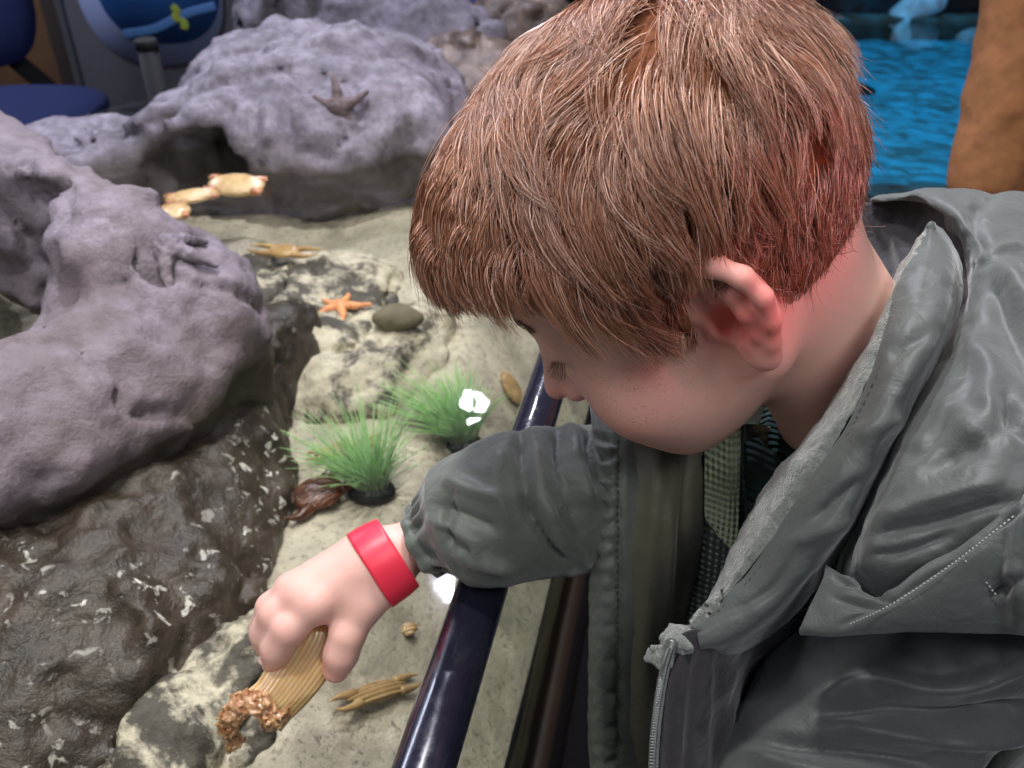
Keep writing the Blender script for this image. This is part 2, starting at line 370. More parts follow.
RG = []
def rock(name, sdf, lo, hi, h, mat, amp=.02, fr=7, label='', fine=.3):
    def g(p, sdf=sdf, amp=amp, fr=fr, fine=fine):
        return sdf(p)-amp*(fbm(p*fr, 3)+fine*fbm(p*fr*4.3+9, 3))+amp*.9*np.clip(1-np.abs(fbm(p*fr*.8+31, 3))*7, 0, 1)
    RG.append(g); v, f = nets(g, lo, hi, h); c = v.mean(0); c[2] = v[:, 2].min()
    o = link(name, mesh_np(name, v-c, f), mat); o.location = c; tag(o, label, 'rock'); return o
A = at
# left rock: two ridges round a dark hollow that meet in a blunt nose
b1 = [(-1.25, 1.35, .03), A(-80, 122, z=.12), A(0, 172, z=.12), A(60, 212, z=.115), A(120, 262, z=.095), A(185, 318, z=.04)]
f1 = [A(185, 325, z=.02), A(120, 378, z=.02), A(20, 438, z=.015), A(-150, 490, z=.02)]
def sd_left(p):
    d = chain(p, b1, [.10, .075, .052, .046, .056, .072], .03); d = smin(d, chain(p, f1, [.076, .074, .078, .09], .03), .04)
    d = smin(d, chain(p, [(x, y, z-.08) for x, y, z in b1[1:]], [.07, .055, .05, .056, .07]), .04)
    for zz in (.12, .05, -.02, -.08): d = smax(d, -chain(p, [A(-60, 255, z=.09)*[1, 1, 0]+[0, 0, zz], A(42, 258, z=.09)*[1, 1, 0]+[0, 0, zz]], [.066, .044]), .012)
    d = np.minimum(d, cap(p, A(-220, 300, z=-.16), A(28, 276, z=-.16), .085))
    return d
rock('rock', sd_left, (-1.1, .28, -.13), (-.2, 1.45, .32), .006, M['rock_left'], .0115, 11, 'large purple grey rock on the left curving round a dark hollow', .45)
# dark submerged rock shelf under it
def sd_shelf(p):
    d = ell(p, A(60, 600, z=-.10), (.17, .26, .085), rotz(-.35)); d = smin(d, ell(p, A(200, 455, z=-.10), (.085, .13, .085), rotz(-.2)), .05)
    d = smin(d, ell(p, A(280, 375, z=-.11), (.055, .10, .085)), .04); d = smin(d, ell(p, A(-30, 500, z=-.08), (.16, .3, .08), rotz(-.4)), .05); return d
rock('rock', sd_shelf, (-.75, .12, -.16), (-.12, .98, .06), .0045, M['rock_dark'], .014, 9, 'dark wet rock shelf with white specks under water, bottom left', .5)
def sd_mid(p):
    d = ell(p, A(345, 365, z=-.115), (.13, .12, .05), rotz(.5)); d = smin(d, ell(p, A(300, 300, z=-.115), (.14, .14, .055)), .03)
    d = smin(d, cap(p, A(330, 400, z=-.11), A(430, 330, z=-.1), .028, .035), .03); return d
rock('rock', sd_mid, (-.5, .6, -.17), (-.02, 1.2, .0), .0045, M['rock_sandy'], .012, 12, 'flat sand-dusted submerged rock with an orange starfish on it', .5)
rock('rock', lambda p: ell(p, A(205, 715, z=-.115), (.062, .095, .045), rotz(-.3)), (-.34, .25, -.17), (-.1, .56, -.0), .004, M['rock_sandy'], .012, 16, 'low encrusted rock on the sand below the held egg case', .5)
# back rock with a dark cave at the water line
def sd_back(p):
    d = ell(p, (-.315, 1.50, -.01), (.25, .27, .155)); d = smin(d, ell(p, (-.68, 1.34, -.05), (.16, .14, .085)), .06); d = smin(d, ell(p, (-.47, 1.34, -.02), (.10, .09, .10)), .06)
    d = smax(d, -cap(p, A(170, 168, z=.0)+[0, .02, 0], A(240, 160, z=-.0)+[0, .03, 0], .060, .052), .02); d = smax(d, -ell(p, A(408, 165, z=0), (.035, .06, .07)), .03); return d
rock('rock', sd_back, (-.95, 1.05, -.16), (.1, 1.85, .26), .008, M['rock_grey'], .016, 7.5, 'broad pale grey rock at the back with a dark cave at the water', .5)
rock('rock', lambda p: smin(ell(p, (-.40, 2.12, 0), (.22, .2, .155)), ell(p, (-.18, 2.0, -.02), (.17, .16, .13)), .06), (-.95, 1.7, -.16), (.1, 2.45, .3), .011, M['rock_grey'], .028, 7, 'cracked grey rock farthest back, behind the pale rock with the cave')
rock('rock', lambda p: smin(ell(p, (-.08, 1.78, -.04), (.16, .14, .10)), ell(p, (.02, 2.05, 0), (.13, .12, .13)), .04), (-.3, 1.5, -.16), (.26, 2.3, .25), .009, M['rock_brown'], .02, 9, 'small wet brown rock in the far corner beside the pale rock')
rock('stone', lambda p: ell(p, A(398, 318, z=-.055), (.030, .018, .014)), (-.22, .8, -.1), (-.05, 1.0, 0), .003, simple('olive_stone', (.17, .145, .09), .8, bump=(60, .002)), .003, 30, 'smooth olive stone lying beside the orange starfish')

# ------------------------------------------------------------ the boy
def euler(y, p, r):
    cy, sy, cp, sp, cr, sr = math.cos(y), math.sin(y), math.cos(p), math.sin(p), math.cos(r), math.sin(r)
    return np.array([[cy, -sy, 0], [sy, cy, 0], [0, 0, 1]])@np.array([[cp, 0, sp], [0, 1, 0], [-sp, 0, cp]])@np.array([[1, 0, 0], [0, cr, -sr], [0, sr, cr]])
HM = euler(*np.radians([183.46, 37.53, 7.02])); HC = np.array([.1026, .4276, .2545])
def toh(p): return (p-HC)@HM          # world -> head frame (x forward, y his left, z up)
def fromh(q): return np.asarray(q)@HM.T+HC
M_s = {}
def cranium(q): return smin(ell(q, (-.008, 0, .042), (.088, .0725, .085)), ell(q, (.032, 0, .045), (.057, .062, .066)), .03)
EARC = np.array([0., .0665, 0.])
ce, se = math.cos(math.radians(32)), math.sin(math.radians(32))
def ear(q, side):
    p = (q*np.array([1, side, 1])-np.array([-.002, .0640, .0055]))/1.16
    # local: a forward, b up, c outward; ear stands off the head towards the back
    a = p[..., 0]*ce+p[..., 1]*(-se)*-1*0+p[..., 1]*-se; c = p[..., 0]*se+p[..., 1]*ce; b = p[..., 2]
    e = np.stack([a, b, c], -1)
    hel = [(.004, -.003, .002), (.009, .006, .007), (.0105, .015, .0085), (.006, .0245, .009), (-.004, .0285, .010), (-.014, .0262, .011), (-.0215, .018, .0115), (-.0235, .007, .011), (-.020, -.005, .010), (-.014, -.015, .009), (-.007, -.0225, .008)]
    rr = [.002, .0031, .0037, .0040, .0042, .0042, .0040, .0037, .0034, .0032, .0036]
    d = chain(e, hel, rr, .003)
    plate = smax(ell(e, (-.006, .004, .004), (.0175, .0235, .0055)), -ell(e, (-.001, -.002, .0115), (.0085, .0115, .0105)), .003)
    d = smin(d, plate, .004)
    anti = chain(e, [(-.008, .019, .0080), (-.0115, .012, .0092), (-.0130, .002, .0096), (-.011, -.009, .0085), (-.006, -.013, .008)], [.0030, .0034, .0038, .0034, .0028], .003)
    d = smin(d, anti, .003); d = smin(d, cap(e, (-.0125, .012, .008), (-.004, .019, .006), .003, .002), .004)
    d = smin(d, ell(e, (-.0055, -.0205, .007), (.0078, .0080, .0042)), .005)
    d = smin(d, ell(e, (.0065, -.0035, .0050), (.0040, .0052, .0040)), .003)
    d = smin(d, ell(e, (-.002, .0, -.004), (.012, .018, .006)), .008)
    return smax(d, -ell(e, (.0005, -.002, .004), (.0042, .0062, .0075)), .003)*1.16
def head_sdf(p):
    q = toh(p); y = np.abs(q[..., 1]); s = np.stack([q[..., 0], y, q[..., 2]], -1)
    d = cranium(q)
    d = smin(d, ell(q, (.042, 0, -.004), (.049, .053, .062)), .02)
    d = smin(d, ell(q, (.034, 0, -.044), (.046, .040, .032)), .025)
    d = smin(d, cap(s, (-.002, .052, -.030), (.052, .022, -.058), .015, .015), .028)
    d = smin(d, sph(q, (.072, 0, -.058), .0135), .018)
    d = smin(d, sph(s, (.060, .031, -.024), .024), .022)
    d = smin(d, cap(s, (.085, .006, .040), (.074, .040, .040), .006, .008), .016)
    d = smax(d, -sph(s, (.099, .031, .023), .0145), .014)
    d = smin(d, sph(s, (.0770, .030, .0235), .0125), .004)
    d = smax(d, -cap(s, (.0890, .022, .0190), (.0835, .041, .0190), .0009, .0009), .0025)
    n = cap(q, (.086, 0, .022), (.1035, 0, -.009), .0050, .0078)
    d = smin(d, n, .012); d = smin(d, sph(s, (.0945, .0092, -.0135), .0062), .005)
    d = smax(d, -cap(s, (.1005, .0055, -.0195), (.096, .0055, -.010), .0022), .002)
    lips = smin(ell(q, (.0885, 0, -.0345), (.0075, .0185, .0042)), ell(q, (.0875, 0, -.0425), (.0075, .0165, .0048)), .0015)
    d = smin(d, lips, .006)
    d = smin(d, smin(ear(q, 1), ear(q, -1), .001), .003)
    return d
NB = np.array([.200, .425, .175])
SHR = np.array([.205, .548, .120]); SHL = np.array([.222, .318, .082])
ELR = A_ = None
WR = at(428, 537, d=.567); ELR = at(640, 470, d=.60); ELL_ = np.array([.14, .27, -.02]); WL = np.array([.10, .30, -.15])
HIP = np.array([.27, .42, -.19])
def torso_sdf(p):
    d = cap(p, fromh((-.030, 0, -.025)), NB, .045, .047)
    t = ell(p, (.235, .424, .05), (.075, .105, .125)); t = smin(t, ell(p, (.26, .42, -.12), (.075, .10, .13)), .06)
    t = smin(t, cap(p, SHL+[.01, .02, -.01], SHR, .026), .05)
    return smin(d, t, .04)
def limbs_sdf(p):
    d = chain(p, [SHR, ELR, WR], [.038, .029, .016], .01); d = smin(d, chain(p, [SHL, ELL_, WL], [.022, .028, .019], .01), .02)
    for sx in (-1, 1):
        hp = HIP+[0, .065*sx, 0]; kn = HIP+[-.02, .07*sx, -.28]; an = np.array([.29, .42+.075*sx, -.70])
        d = smin(d, chain(p, [hp, kn, an], [.065, .045, .03], .02), .04)
        d = smin(d, cap(p, an+[.015, 0, -.025], an+[-.10, .01*sx, -.03], .026, .022), .02)
    # left hand, closed loosely
    hd = normalize(WL-ELL_); side = normalize(np.cross(hd, [0, 1, 0]))
    d = smin(d, cap(p, WL, WL+hd*.045, .018, .02), .015)
    for k in range(4):
        r0 = WL+hd*.055+np.array([0, 1, 0])*(.024-.016*k); d = smin(d, chain(p, [r0, r0+hd*.025+side*.004, r0+hd*.032+side*.022], [.0085, .0075, .0065], .004), .006)
    d = smin(d, chain(p, [WL+hd*.015+np.array([0, .02, 0]), WL+hd*.04+np.array([0, .035, 0]), WL+hd*.062+np.array([0, .036, 0])+side*.012], [.009, .0085, .007], .004), .01)
    return d
# right hand, holding the egg case between thumb and fingers
H_ = lambda x, y, d: at(x, y, d)
MC = [H_(316, 605, .548), H_(302, 596, .553), H_(293, 591, .563), H_(291, 589, .576)]
PI_ = [H_(289, 629, .547), H_(276, 615, .555), H_(272, 608, .568), H_(276, 606, .583)]
DI = [H_(277, 648, .553), H_(266, 633, .563), H_(265, 627, .577), H_(273, 626, .592)]
TI = [H_(273, 663, .561), H_(266, 647, .573), H_(268, 640, .588), H_(278, 638, .599)]
TH = [H_(392, 580, .566), H_(362, 606, .556), H_(347, 636, .552), H_(341, 654, .553), H_(336, 669, .557)]
def hand_sdf(p):
    d = cap(p, H_(470, 522, .575), H_(385, 557, .568), .0185, .0155)
    pm = None
    W4 = [H_(374, 573, .562), H_(367, 564, .562), H_(362, 558, .566), H_(360, 555, .574)]
    for k in range(4):
        e = cap(p, W4[k], MC[k], .0122, .0094); pm = e if pm is None else smin(pm, e, .012)
    pm = smin(pm, cap(p, H_(355, 575, .562), H_(305, 605, .560), .012, .009), .014)
    d = smin(d, pm, .02)
    for k in range(4):
        s_ = (1.0, 1.0, .95, .85)[k]
        f = chain(p, [MC[k], PI_[k], DI[k], TI[k]], [.0092*s_, .0086*s_, .0080*s_, .0071*s_], .010)
        d = smin(d, f, .0035)
        d = smin(d, sph(p, MC[k]-AD*.0003, .0086*s_), .009)
    t = chain(p, TH, [.0125, .0120, .0102, .0100, .0084], .005)
    d = smin(d, t, .009)
    return d
def ear_mask(q):
    return np.exp(-((q[..., 0]+.004)**2+(q[..., 2]-.003)**2)/.022**2)*(np.abs(q[..., 1]) > .055)
def body_all(p): return smin(torso_sdf(p), limbs_sdf(p), .02)
def head_all(p): return smin(head_sdf(p), torso_sdf(p), .018)
g1 = nets(lambda p: np.maximum(head_all(p), .148-p[..., 2]-.0*p[..., 0]), (-.03, .30, .13), (.28, .56, .43), .0014)
g2 = nets(hand_sdf, H_(250, 700, .62)-.06, H_(470, 500, .55)+.06, .0011)
g3 = nets(lambda p: np.maximum(smin(body_all(p), head_sdf(p), .018), p[..., 2]-.152), (-.12, .20, -.78), (.42, .66, .20), .005)
V, Fq = join_geo(g1, g2, g3)
s = NT('skin')
at_ = s.n('Attribute'); at_.attribute_name = 'blush'; sep = s.n('SeparateColor'); s.l(at_.outputs['Color'], sep.inputs[0])
base = s.mix(s.noise(28, 4), (.70, .40, .32), (.78, .48, .40))
c = s.mix(sep.outputs[0], base, (.78, .20, .17))
vo = s.n('TexVoronoi'); vo.inputs['Scale'].default_value = 520; s.l(s.pos(), vo.inputs[0])
fk = s.math('MULTIPLY', s.ramp(vo.outputs['Distance'], [(.20, 1.), (.40, 0.)]), s.ramp(s.noise(130, 2), [(.42, 0.), (.55, 1.)])); fk = s.math('MULTIPLY', fk, sep.outputs[1])
c = s.mix(s.math('MULTIPLY', fk, .38), c, (.36, .14, .08)); s.col(c)
s.set(Roughness=.48, Subsurface_Weight=.35, Subsurface_Radius=(1, .32, .18), Subsurface_Scale=.006, Specular_IOR_Level=.4)
s.bump(s.mix(.5, s.noise(900, 2), s.noise(300, 3)), .12, .0006); M['skin'] = s.m
me = mesh_np('body', V, Fq)
q = toh(V); hm = (np.linalg.norm(q, axis=1) < .16)
bl = ear_mask(q)*1.0*hm+.45*np.exp(-np.sum((q-[.106, 0, -.012])**2, 1)/.012**2)+.30*np.exp(-np.sum((q-[.07, .035, -.028])**2, 1)/.028**2)+.7*np.exp(-np.sum((q-[.095, 0, -.038])**2, 1)/.014**2)
for k in range(4):
    for P_, a in ((MC[k], .35), (PI_[k], .35), (TI[k], .45)): bl = np.maximum(bl, a*np.exp(-np.sum((V-P_)**2, 1)/.008**2))
bl = np.maximum(bl, .45*np.exp(-np.sum((V-TH[-1])**2, 1)/.012**2))
fr_ = np.exp(-((q[:, 0]-.06)**2+(q[:, 2]+.012)**2)/.030**2)*hm*(q[:, 0] > 0)
cols = np.zeros((len(V), 4), np.float32); cols[:, 0] = np.clip(bl, 0, 1); cols[:, 1] = np.clip(fr_*1.3, 0, 1); cols[:, 3] = 1
ca = me.color_attributes.new('blush', 'FLOAT_COLOR', 'POINT'); ca.data.foreach_set('color', cols.ravel())
boy = link('person', me, M['skin'])
tag(boy, 'boy with ginger hair leaning over the tank, in green hooded jacket, holding an egg case', 'person')
def part(name, geo, mat, parent=None, **kw):
    return link(name, mesh_np(name, geo[0], geo[1], **kw), mat, parent or boy)

# hair: a close cap of hair and locks combed over it from the crown
def hairline(q):
    """positive inside the haired area"""
    x, y, z = q[..., 0], np.abs(q[..., 1]), q[..., 2]
    lim = np.interp(x, [-.11, -.085, -.06, -.035, -.026, -.018, -.004, .010, .018, .030, .042, .055, .075, .10], [-.052, -.052, -.048, -.036, .000, .032, .036, .028, -.002, .032, .052, .058, .062, .064])
    lim = np.where(y < .035, np.maximum(lim, np.interp(x, [-.1, .0, .02, .05, .1], [-.9, -.9, .04, .058, .061])), lim)
    return z-lim
def hairthick(q):
    z = q[..., 2]; x = q[..., 0]
    return np.interp(z+.25*x, [-.05, .02, .06, .11], [.0015, .004, .009, .013])*(1+.45*np.clip((x-.01)/.05, 0, 1)*np.clip((z-.055)/.03, 0, 1))
def hair_sdf(p):
    q = toh(p); y = np.abs(q[..., 1]); s_ = np.stack([q[..., 0], y, q[..., 2]], -1)
    base = smin(cranium(q), ell(q, (.042, 0, -.004), (.049, .053, .062)), .02)
    t = hairthick(q)*np.clip(hairline(q)/.012, 0, 1)**.6
    n = fbm(np.stack([q[..., 0]*40, q[..., 1]*90, q[..., 2]*60], -1), 3)*.0010
    return smax(base-t+n*(q[..., 2] > .02), -(hairline(q)-.0005)*.9, .002)
gh = nets(hair_sdf, (-.05, .30, .17), (.27, .56, .46), .0022)
s = NT('hair_cap'); n = s.noise(60, 5, .6, .6, sc=(1, 3, 2)); s.col(s.ramp(n, [(.3, (.13, .042, .018)), (.7, (.24, .09, .04))])); s.set(Roughness=.85, Specular_IOR_Level=.15); s.bump(n, .7, .002); M['hair_cap'] = s.m
hair = part('hair', gh, M['hair_cap'])
NG, PER = 800, 38
def surf_pts(n):
    out = []
    while sum(len(o) for o in out) < n:
        u = normalize(rng.normal(size=(n*2, 3))); r = np.full(len(u), .16)
        c0 = np.array([-.005, 0, .035])
        for _ in range(14): r -= cranium(c0+u*r[:, None])*.9
        pnt = c0+u*r[:, None]; out.append(pnt[hairline(pnt) > -.001])
    return np.concatenate(out)[:n]
def sdf_n(q):
    e = 1e-4; b = np.stack([cranium(q+np.eye(3)[k]*e)-cranium(q-np.eye(3)[k]*e) for k in range(3)], -1); return normalize(b)
WH = np.array([-.052, -.045, .112]); DOWN = np.array([0, 0, -1.])@HM; XW = np.array([1., 0, 0])@HM
ST = 11
def comb(roots, seed_n, swing):
    q = roots.copy(); N0 = sdf_n(q)
    zz = q[:, 2]+.22*q[:, 0]+.02*vnoise(q*30)
    L = np.interp(zz, [-.05, -.01, .025, .05, .085, .12], [.006, .010, .022, .048, .074, .082])
    L = L*(1+.22*seed_n); hs = np.interp(zz, [-.03, .02, .06, .10], [.002, .006, .015, .026])
    hs = hs*(1+.70*np.clip((q[:, 0]-.01)/.05, 0, 1)*np.clip((q[:, 2]-.070)/.03, 0, 1))*(1-.35*np.clip((q[:, 0]-.05)/.02, 0, 1)*np.clip((.078-q[:, 2])/.01, 0, 1))
    front = np.clip((q[:, 0]-.035)/.03, 0, 1); L = np.minimum(L, .005+np.maximum(hairline(q), 0)*(1.0+.02*front))
    path = [q]; d = normalize(normalize(q-WH)+.2*N0)
    for k in range(1, ST):
        t = k/(ST-1); n = sdf_n(q)
        away = q-WH; away = normalize(away-n*(away*n).sum(1, keepdims=True))
        wav = np.stack([vnoise(q*26+5), vnoise(q*26+50), vnoise(q*26+90)], -1)
        tgt = away+DOWN*(.20+.5*t)+wav*1.05+XW*(1.15*t**1.3*np.clip((q[:, 0:1]+.03)*14, 0, 1.))+np.array([.55*(1-1.4*t), 0, 0])+swing*t
        tgt = tgt-n*(tgt*n).sum(1, keepdims=True)*np.where(q[:, 2:3] > .055, .92, .6)
        d = normalize(d*.55+normalize(tgt)*.6); q = q+d*(L/(ST-1))[:, None]
        f = cranium(q); want = hs*np.sin(min(1, t*1.6)*math.pi/2)*(1-.25*t)
        q = q+sdf_n(q)*((want-f)*np.where(f < want, .8, .30))[:, None]
        path.append(q)
    return np.stack(path, 1)
gr = surf_pts(NG); swing = rng.normal(size=(NG, 3))*.42; gp = comb(gr, rng.normal(size=NG)*.6, swing)
idx = np.repeat(np.arange(NG), PER); rr_ = gr[idx]+rng.normal(size=(NG*PER, 3))*.0034
rr_ = rr_-sdf_n(rr_)*cranium(rr_)[:, None]; ok = hairline(rr_) > -.0015; rr_ = rr_[ok]; idx = idx[ok]
sp_ = comb(rr_, rng.normal(size=len(rr_))*.5+.0, swing[idx]+rng.normal(size=(len(rr_), 3))*.25)
t = np.linspace(0, 1, ST)[None, :, None]
rel = (gp[idx]-gp[idx][:, :1])+gp[idx][:, :1]
short = np.linalg.norm(gp[idx][:, -1]-gp[idx][:, 0], axis=1)[:, None, None]
sp_ = sp_+(rel-sp_)*(.82*t**1.1)*np.clip((short-.012)/.02, 0, 1)
sp_ = sp_+rng.normal(size=(len(sp_), 1, 3))*.0016*t**2
wild = (rng.random(len(sp_)) < .05) & (hairline(rr_) > .02); sp_[wild] += rng.normal(size=(wild.sum(), 1, 3))*.006*t**2
Wp = fromh(sp_.reshape(-1, 3)).reshape(sp_.shape)
def strands_geo(P, r0, tip=.25):
    n, k, _ = P.shape; T = normalize(np.gradient(P, axis=1)); u = normalize(np.cross(T, np.array([.3, .5, .8]))); b = np.cross(T, u)
    rad = (r0*(1-(1-tip)*np.linspace(0, 1, k)**2))[None, :, None] if np.ndim(r0) == 0 else r0[:, None, None]*(1-(1-tip)*np.linspace(0, 1, k)**2)[None, :, None]
    ring = np.stack([P+rad*(u*math.cos(a)+b*math.sin(a)) for a in (0, 2.094, 4.189)], 2)
    Vv = ring.reshape(-1, 3); i = np.arange(n)[:, None, None]*k*3; j = np.arange(k-1)[None, :, None]*3; m = np.arange(3)[None, None, :]; m2 = (m+1) % 3
    return Vv, np.stack([i+j+m, i+j+m2, i+j+3+m2, i+j+3+m], -1).reshape(-1, 4)
s = NT('hair_strand'); g = s.n('NewGeometry'); rnd = g.outputs['Random Per Island']
s.col(s.ramp(rnd, [(0, (.15, .052, .024)), (.5, (.34, .140, .072)), (.82, (.56, .29, .18)), (1, (.90, .62, .50))])); s.set(Roughness=.29, Specular_IOR_Level=1.0); M['hair_strand'] = s.m
hs_ = part('hair_strands', strands_geo(Wp, .00015+.00014*rng.random(len(Wp))), M['hair_strand'], hair)
# brow and lashes
def small_strands(name, roots, tips, bend, mat, r=.00022, k=6):
    roots, tips = np.array(roots), np.array(tips); t = np.linspace(0, 1, k)[None, :, None]
    P = roots[:, None]*(1-t)+tips[:, None]*t+np.array(bend)*(t*(1-t)*4); P = fromh(P.reshape(-1, 3)).reshape(P.shape)
    return part(name, strands_geo(P, r), mat)
M['lash'] = simple('eyelash', (.12, .05, .03), .5)
for sd in (1, -1):
    R0 = []; T0 = []
    for k in range(28):
        u = k/27+rng.normal()*.01; y = .021+.021*u; a0 = np.array([.0895-.0075*u*u-.001, y*sd, .0177+.001*u]); R0.append(a0); T0.append(a0+np.array([.0085-.004*u, (.003+.004*u)*sd*(u > .3)+rng.normal()*.0005, -.0045+rng.normal()*.0006]))
    small_strands('eyelashes', R0, T0, (.0005, 0, -.0022), M['lash'], .00012)
    R0 = []; T0 = []
    for k in range(150):
        u = rng.random(); y = .012+.034*u; a0 = np.array([.094-.30*(y-.01)**1.25-.003, y*sd, .042+.006*math.sin(u*2.4)+rng.normal()*.0015])
        for _ in range(6): a0 = a0-sdf_n(a0[None])[0]*0
        R0.append(a0); T0.append(a0+np.array([-.002-.004*u, .006*sd, .0012-.003*u+rng.normal()*.0005]))
    R0 = np.array(R0); T0 = np.array(T0)
    for A_ in (R0, T0):
        for _ in range(3):
            f = head_sdf(fromh(A_)); e = 1e-4; g = np.stack([(head_sdf(fromh(A_+np.eye(3)[k]*e))-f)/e for k in range(3)], -1); A_ -= normalize(g)*(f-(.0002 if A_ is R0 else .0009))[:, None]
    small_strands('eyebrow', R0, T0, (.0, 0, 0), M['hair_strand'], .00016)
# finger nails
def nail(base, tip, up, w_):
    F_ = frame(tip-base, up); u = np.linspace(-1, 1, 9); v_ = np.linspace(-1, 1, 9); U, V_ = np.meshgrid(u, v_, indexing='ij')
    k = np.sqrt(1-.35*U**2*V_**2)
    L_ = np.stack([U*k*w_*1.15, V_*k*w_, .0013-(V_**2)*w_*.32-.0006*U**2], -1).reshape(-1, 3); return L_@F_.T+tip, grid_faces(9, 9)
M['nail'] = simple('nail', (.70, .43, .37), .35)
for B_, T_, rad_ in [(DI[k], TI[k], (.0092, .0086, .008)[k]*.88) for k in (0, 1, 2)]:
    b_ = normalize(T_-B_); dz = -AR*.75+AU*.25-AD*.55; dz = normalize(dz-b_*(dz@b_))
    part('fingernail', nail(B_, B_*.45+T_*.55+dz*(rad_-.0019), dz, .0040), M['nail'])

# ------------------------------------------------------------ his clothes
def cloth_mat(name, col, rough=.5, sheen=.3, tint=None):
    s = NT(name); n = s.noise(14, 3, .5, .5); m = s.noise(55, 4, .6, .6)
    s.col(s.mix(s.ramp(n, [(.35, 0.), (.7, 1.)]), tuple(c*.88 for c in col), tuple(c*1.12 for c in col)))
    s.set(Roughness=rough, Sheen_Weight=sheen, Sheen_Roughness=.5, Specular_IOR_Level=.32); s.bump(s.mix(.3, n, m), .85, .006); return s.m
M['jacket'] = cloth_mat('green_grey_nylon', (.100, .114, .092))
M['jacket_shade'] = cloth_mat('green_grey_nylon_shade', (.066, .077, .071))  # same nylon, darkened as shade for hood, collar band and left sleeve
M['lining'] = cloth_mat('olive_lining', (.085, .083, .050), .55)
M['facing'] = cloth_mat('shaded_facing', (.022, .020, .023), .6)  # dark lining, blackened further to stand for shade inside the jacket
M['thread'] = simple('dark_thread', (.035, .045, .04), .8)
M['pale_thread'] = simple('pale_thread', (.28, .32, .29), .8)
s = NT('fleece'); n = s.noise(420, 4, .8); n2 = s.noise(150, 4, .7); s.col(s.mix(s.ramp(n2, [(.35, 0.), (.65, 1.)]), (.11, .13, .105), (.21, .235, .195))); s.set(Roughness=1, Sheen_Weight=.8); s.bump(s.mix(.5, n, n2), 1, .006); M['fleece'] = s.m
s = NT('knit'); wv_ = s.n('TexWave'); wv_.inputs['Scale'].default_value = 85; wv_.bands_direction = 'X'; wv_.inputs['Distortion'].default_value = .6; s.l(s.pos(), wv_.inputs[0])
w2 = s.n('TexWave'); w2.inputs['Scale'].default_value = 75; w2.bands_direction = 'Z'; s.l(s.pos(), w2.inputs[0])
pt = s.ramp(s.noise(14, 1, .3, .3, sc=(1, 1, .6)), [(.50, (.022, .045, .030)), (.54, (.26, .34, .19))]); s.col(pt); s.set(Roughness=.95, Sheen_Weight=.4); s.bump(s.mix(.5, wv_.outputs[0], w2.outputs[0]), .9, .003); M['knit'] = s.m
s = NT('rib_knit'); wv_ = s.n('TexWave'); wv_.inputs['Scale'].default_value = 95; wv_.bands_direction = 'DIAGONAL'; s.l(s.pos(), wv_.inputs[0]); s.col((.018, .05, .042)); s.set(Roughness=.95); s.bump(wv_.outputs[0], .9, .004); M['rib'] = s.m

def creases(V, N, lst):
    """fold the cloth along lines given by their ends: (line, depth, width)"""
    x, y, _ = to_px(V); d = np.zeros(len(V))
    for pts, amp, wd in lst:
        P = spline(pts, 24) if len(pts) > 2 else np.linspace(pts[0], pts[1], 12); best = np.full(len(V), 1e9); tt = np.zeros(len(V))
        for i in range(len(P)-1):
            a = P[i]; b = P[i+1]; ab = b-a; u = np.clip(((x-a[0])*ab[0]+(y-a[1])*ab[1])/(ab@ab), 0, 1)
            r = np.hypot(x-a[0]-u*ab[0], y-a[1]-u*ab[1]); m = r < best; best = np.where(m, r, best); tt = np.where(m, (i+u)/(len(P)-1), tt)
        d += amp*np.exp(-(best/wd)**2)*np.clip(np.sin(np.pi*np.clip(tt*.9+.05, 0, 1))*1.6, 0, 1)
    return V+N*d[:, None]
def sheet(name, rows, mat, thick=.0022, nu=70, nv=90, cr=(), wr=(.0, 30), parent=None, seed=0, geo_only=False):
    R_ = np.array([spline([at(*p[:2], d=p[2]) for p in r], nv) for r in rows])
    G = np.stack([spline(R_[:, j], nu) for j in range(nv)], 1)
    V = G.reshape(-1, 3); Fq = grid_faces(nu, nv); N = vnormals(V, Fq)
    if (N@AD).mean() > 0: N = -N; Fq = Fq[:, ::-1]
    if wr[0]: V = V+N*(wr[0]*fbm(V*wr[1]+seed*7.7, 4))[:, None]
    if len(cr): V = creases(V, N, cr)
    o = part(name, (V, Fq), mat, parent)
    so = o.modifiers.new('solid', 'SOLIDIFY'); so.thickness = thick; so.offset = -1
    return o, V.reshape(nu, nv, 3), N.reshape(nu, nv, 3)
def seam(name, P, mat, r=.0007, dash=None, parent=None, lift=.0009):
    P = np.asarray(P)
    if dash is None: g = tube_geo(spline(P, 120), r, 6)
    else:
        Q = spline(P, dash*6); gs = []
        for k in range(dash): gs.append(tube_geo(Q[k*6:k*6+4], r, 5))
        g = join_geo(*gs)
    return part(name, g, mat, parent)

# jacket body: a shell round the trunk, open in front
def jacket_sdf(p):
    b = torso_sdf(p); k = np.clip((.10-p[..., 2])/.2, 0, 1)
    d = np.abs(b-.022-.012*k)-.0058
    # hem and opening
    d = smax(d, -(p[..., 2]+.33), .01); d = smax(d, p[..., 2]-.185+.25*np.maximum(.2-p[..., 0], 0), .01)
    op = smax(np.abs(p[..., 1]-.425)-.070, p[..., 0]-.235, .02)
    d = smax(d, -op, .012); d = smax(d, -np.maximum(np.maximum(p[..., 1]-.35, -(p[..., 2]+.005)), p[..., 0]-.255), .01)
    return d-.0018*fbm(p*26, 3)
def hipwrap(p): return p
jk = nets(jacket_sdf, (.08, .24, -.36), (.40, .62, .25), .005)
jacket = part('jacket', jk, M['jacket'])
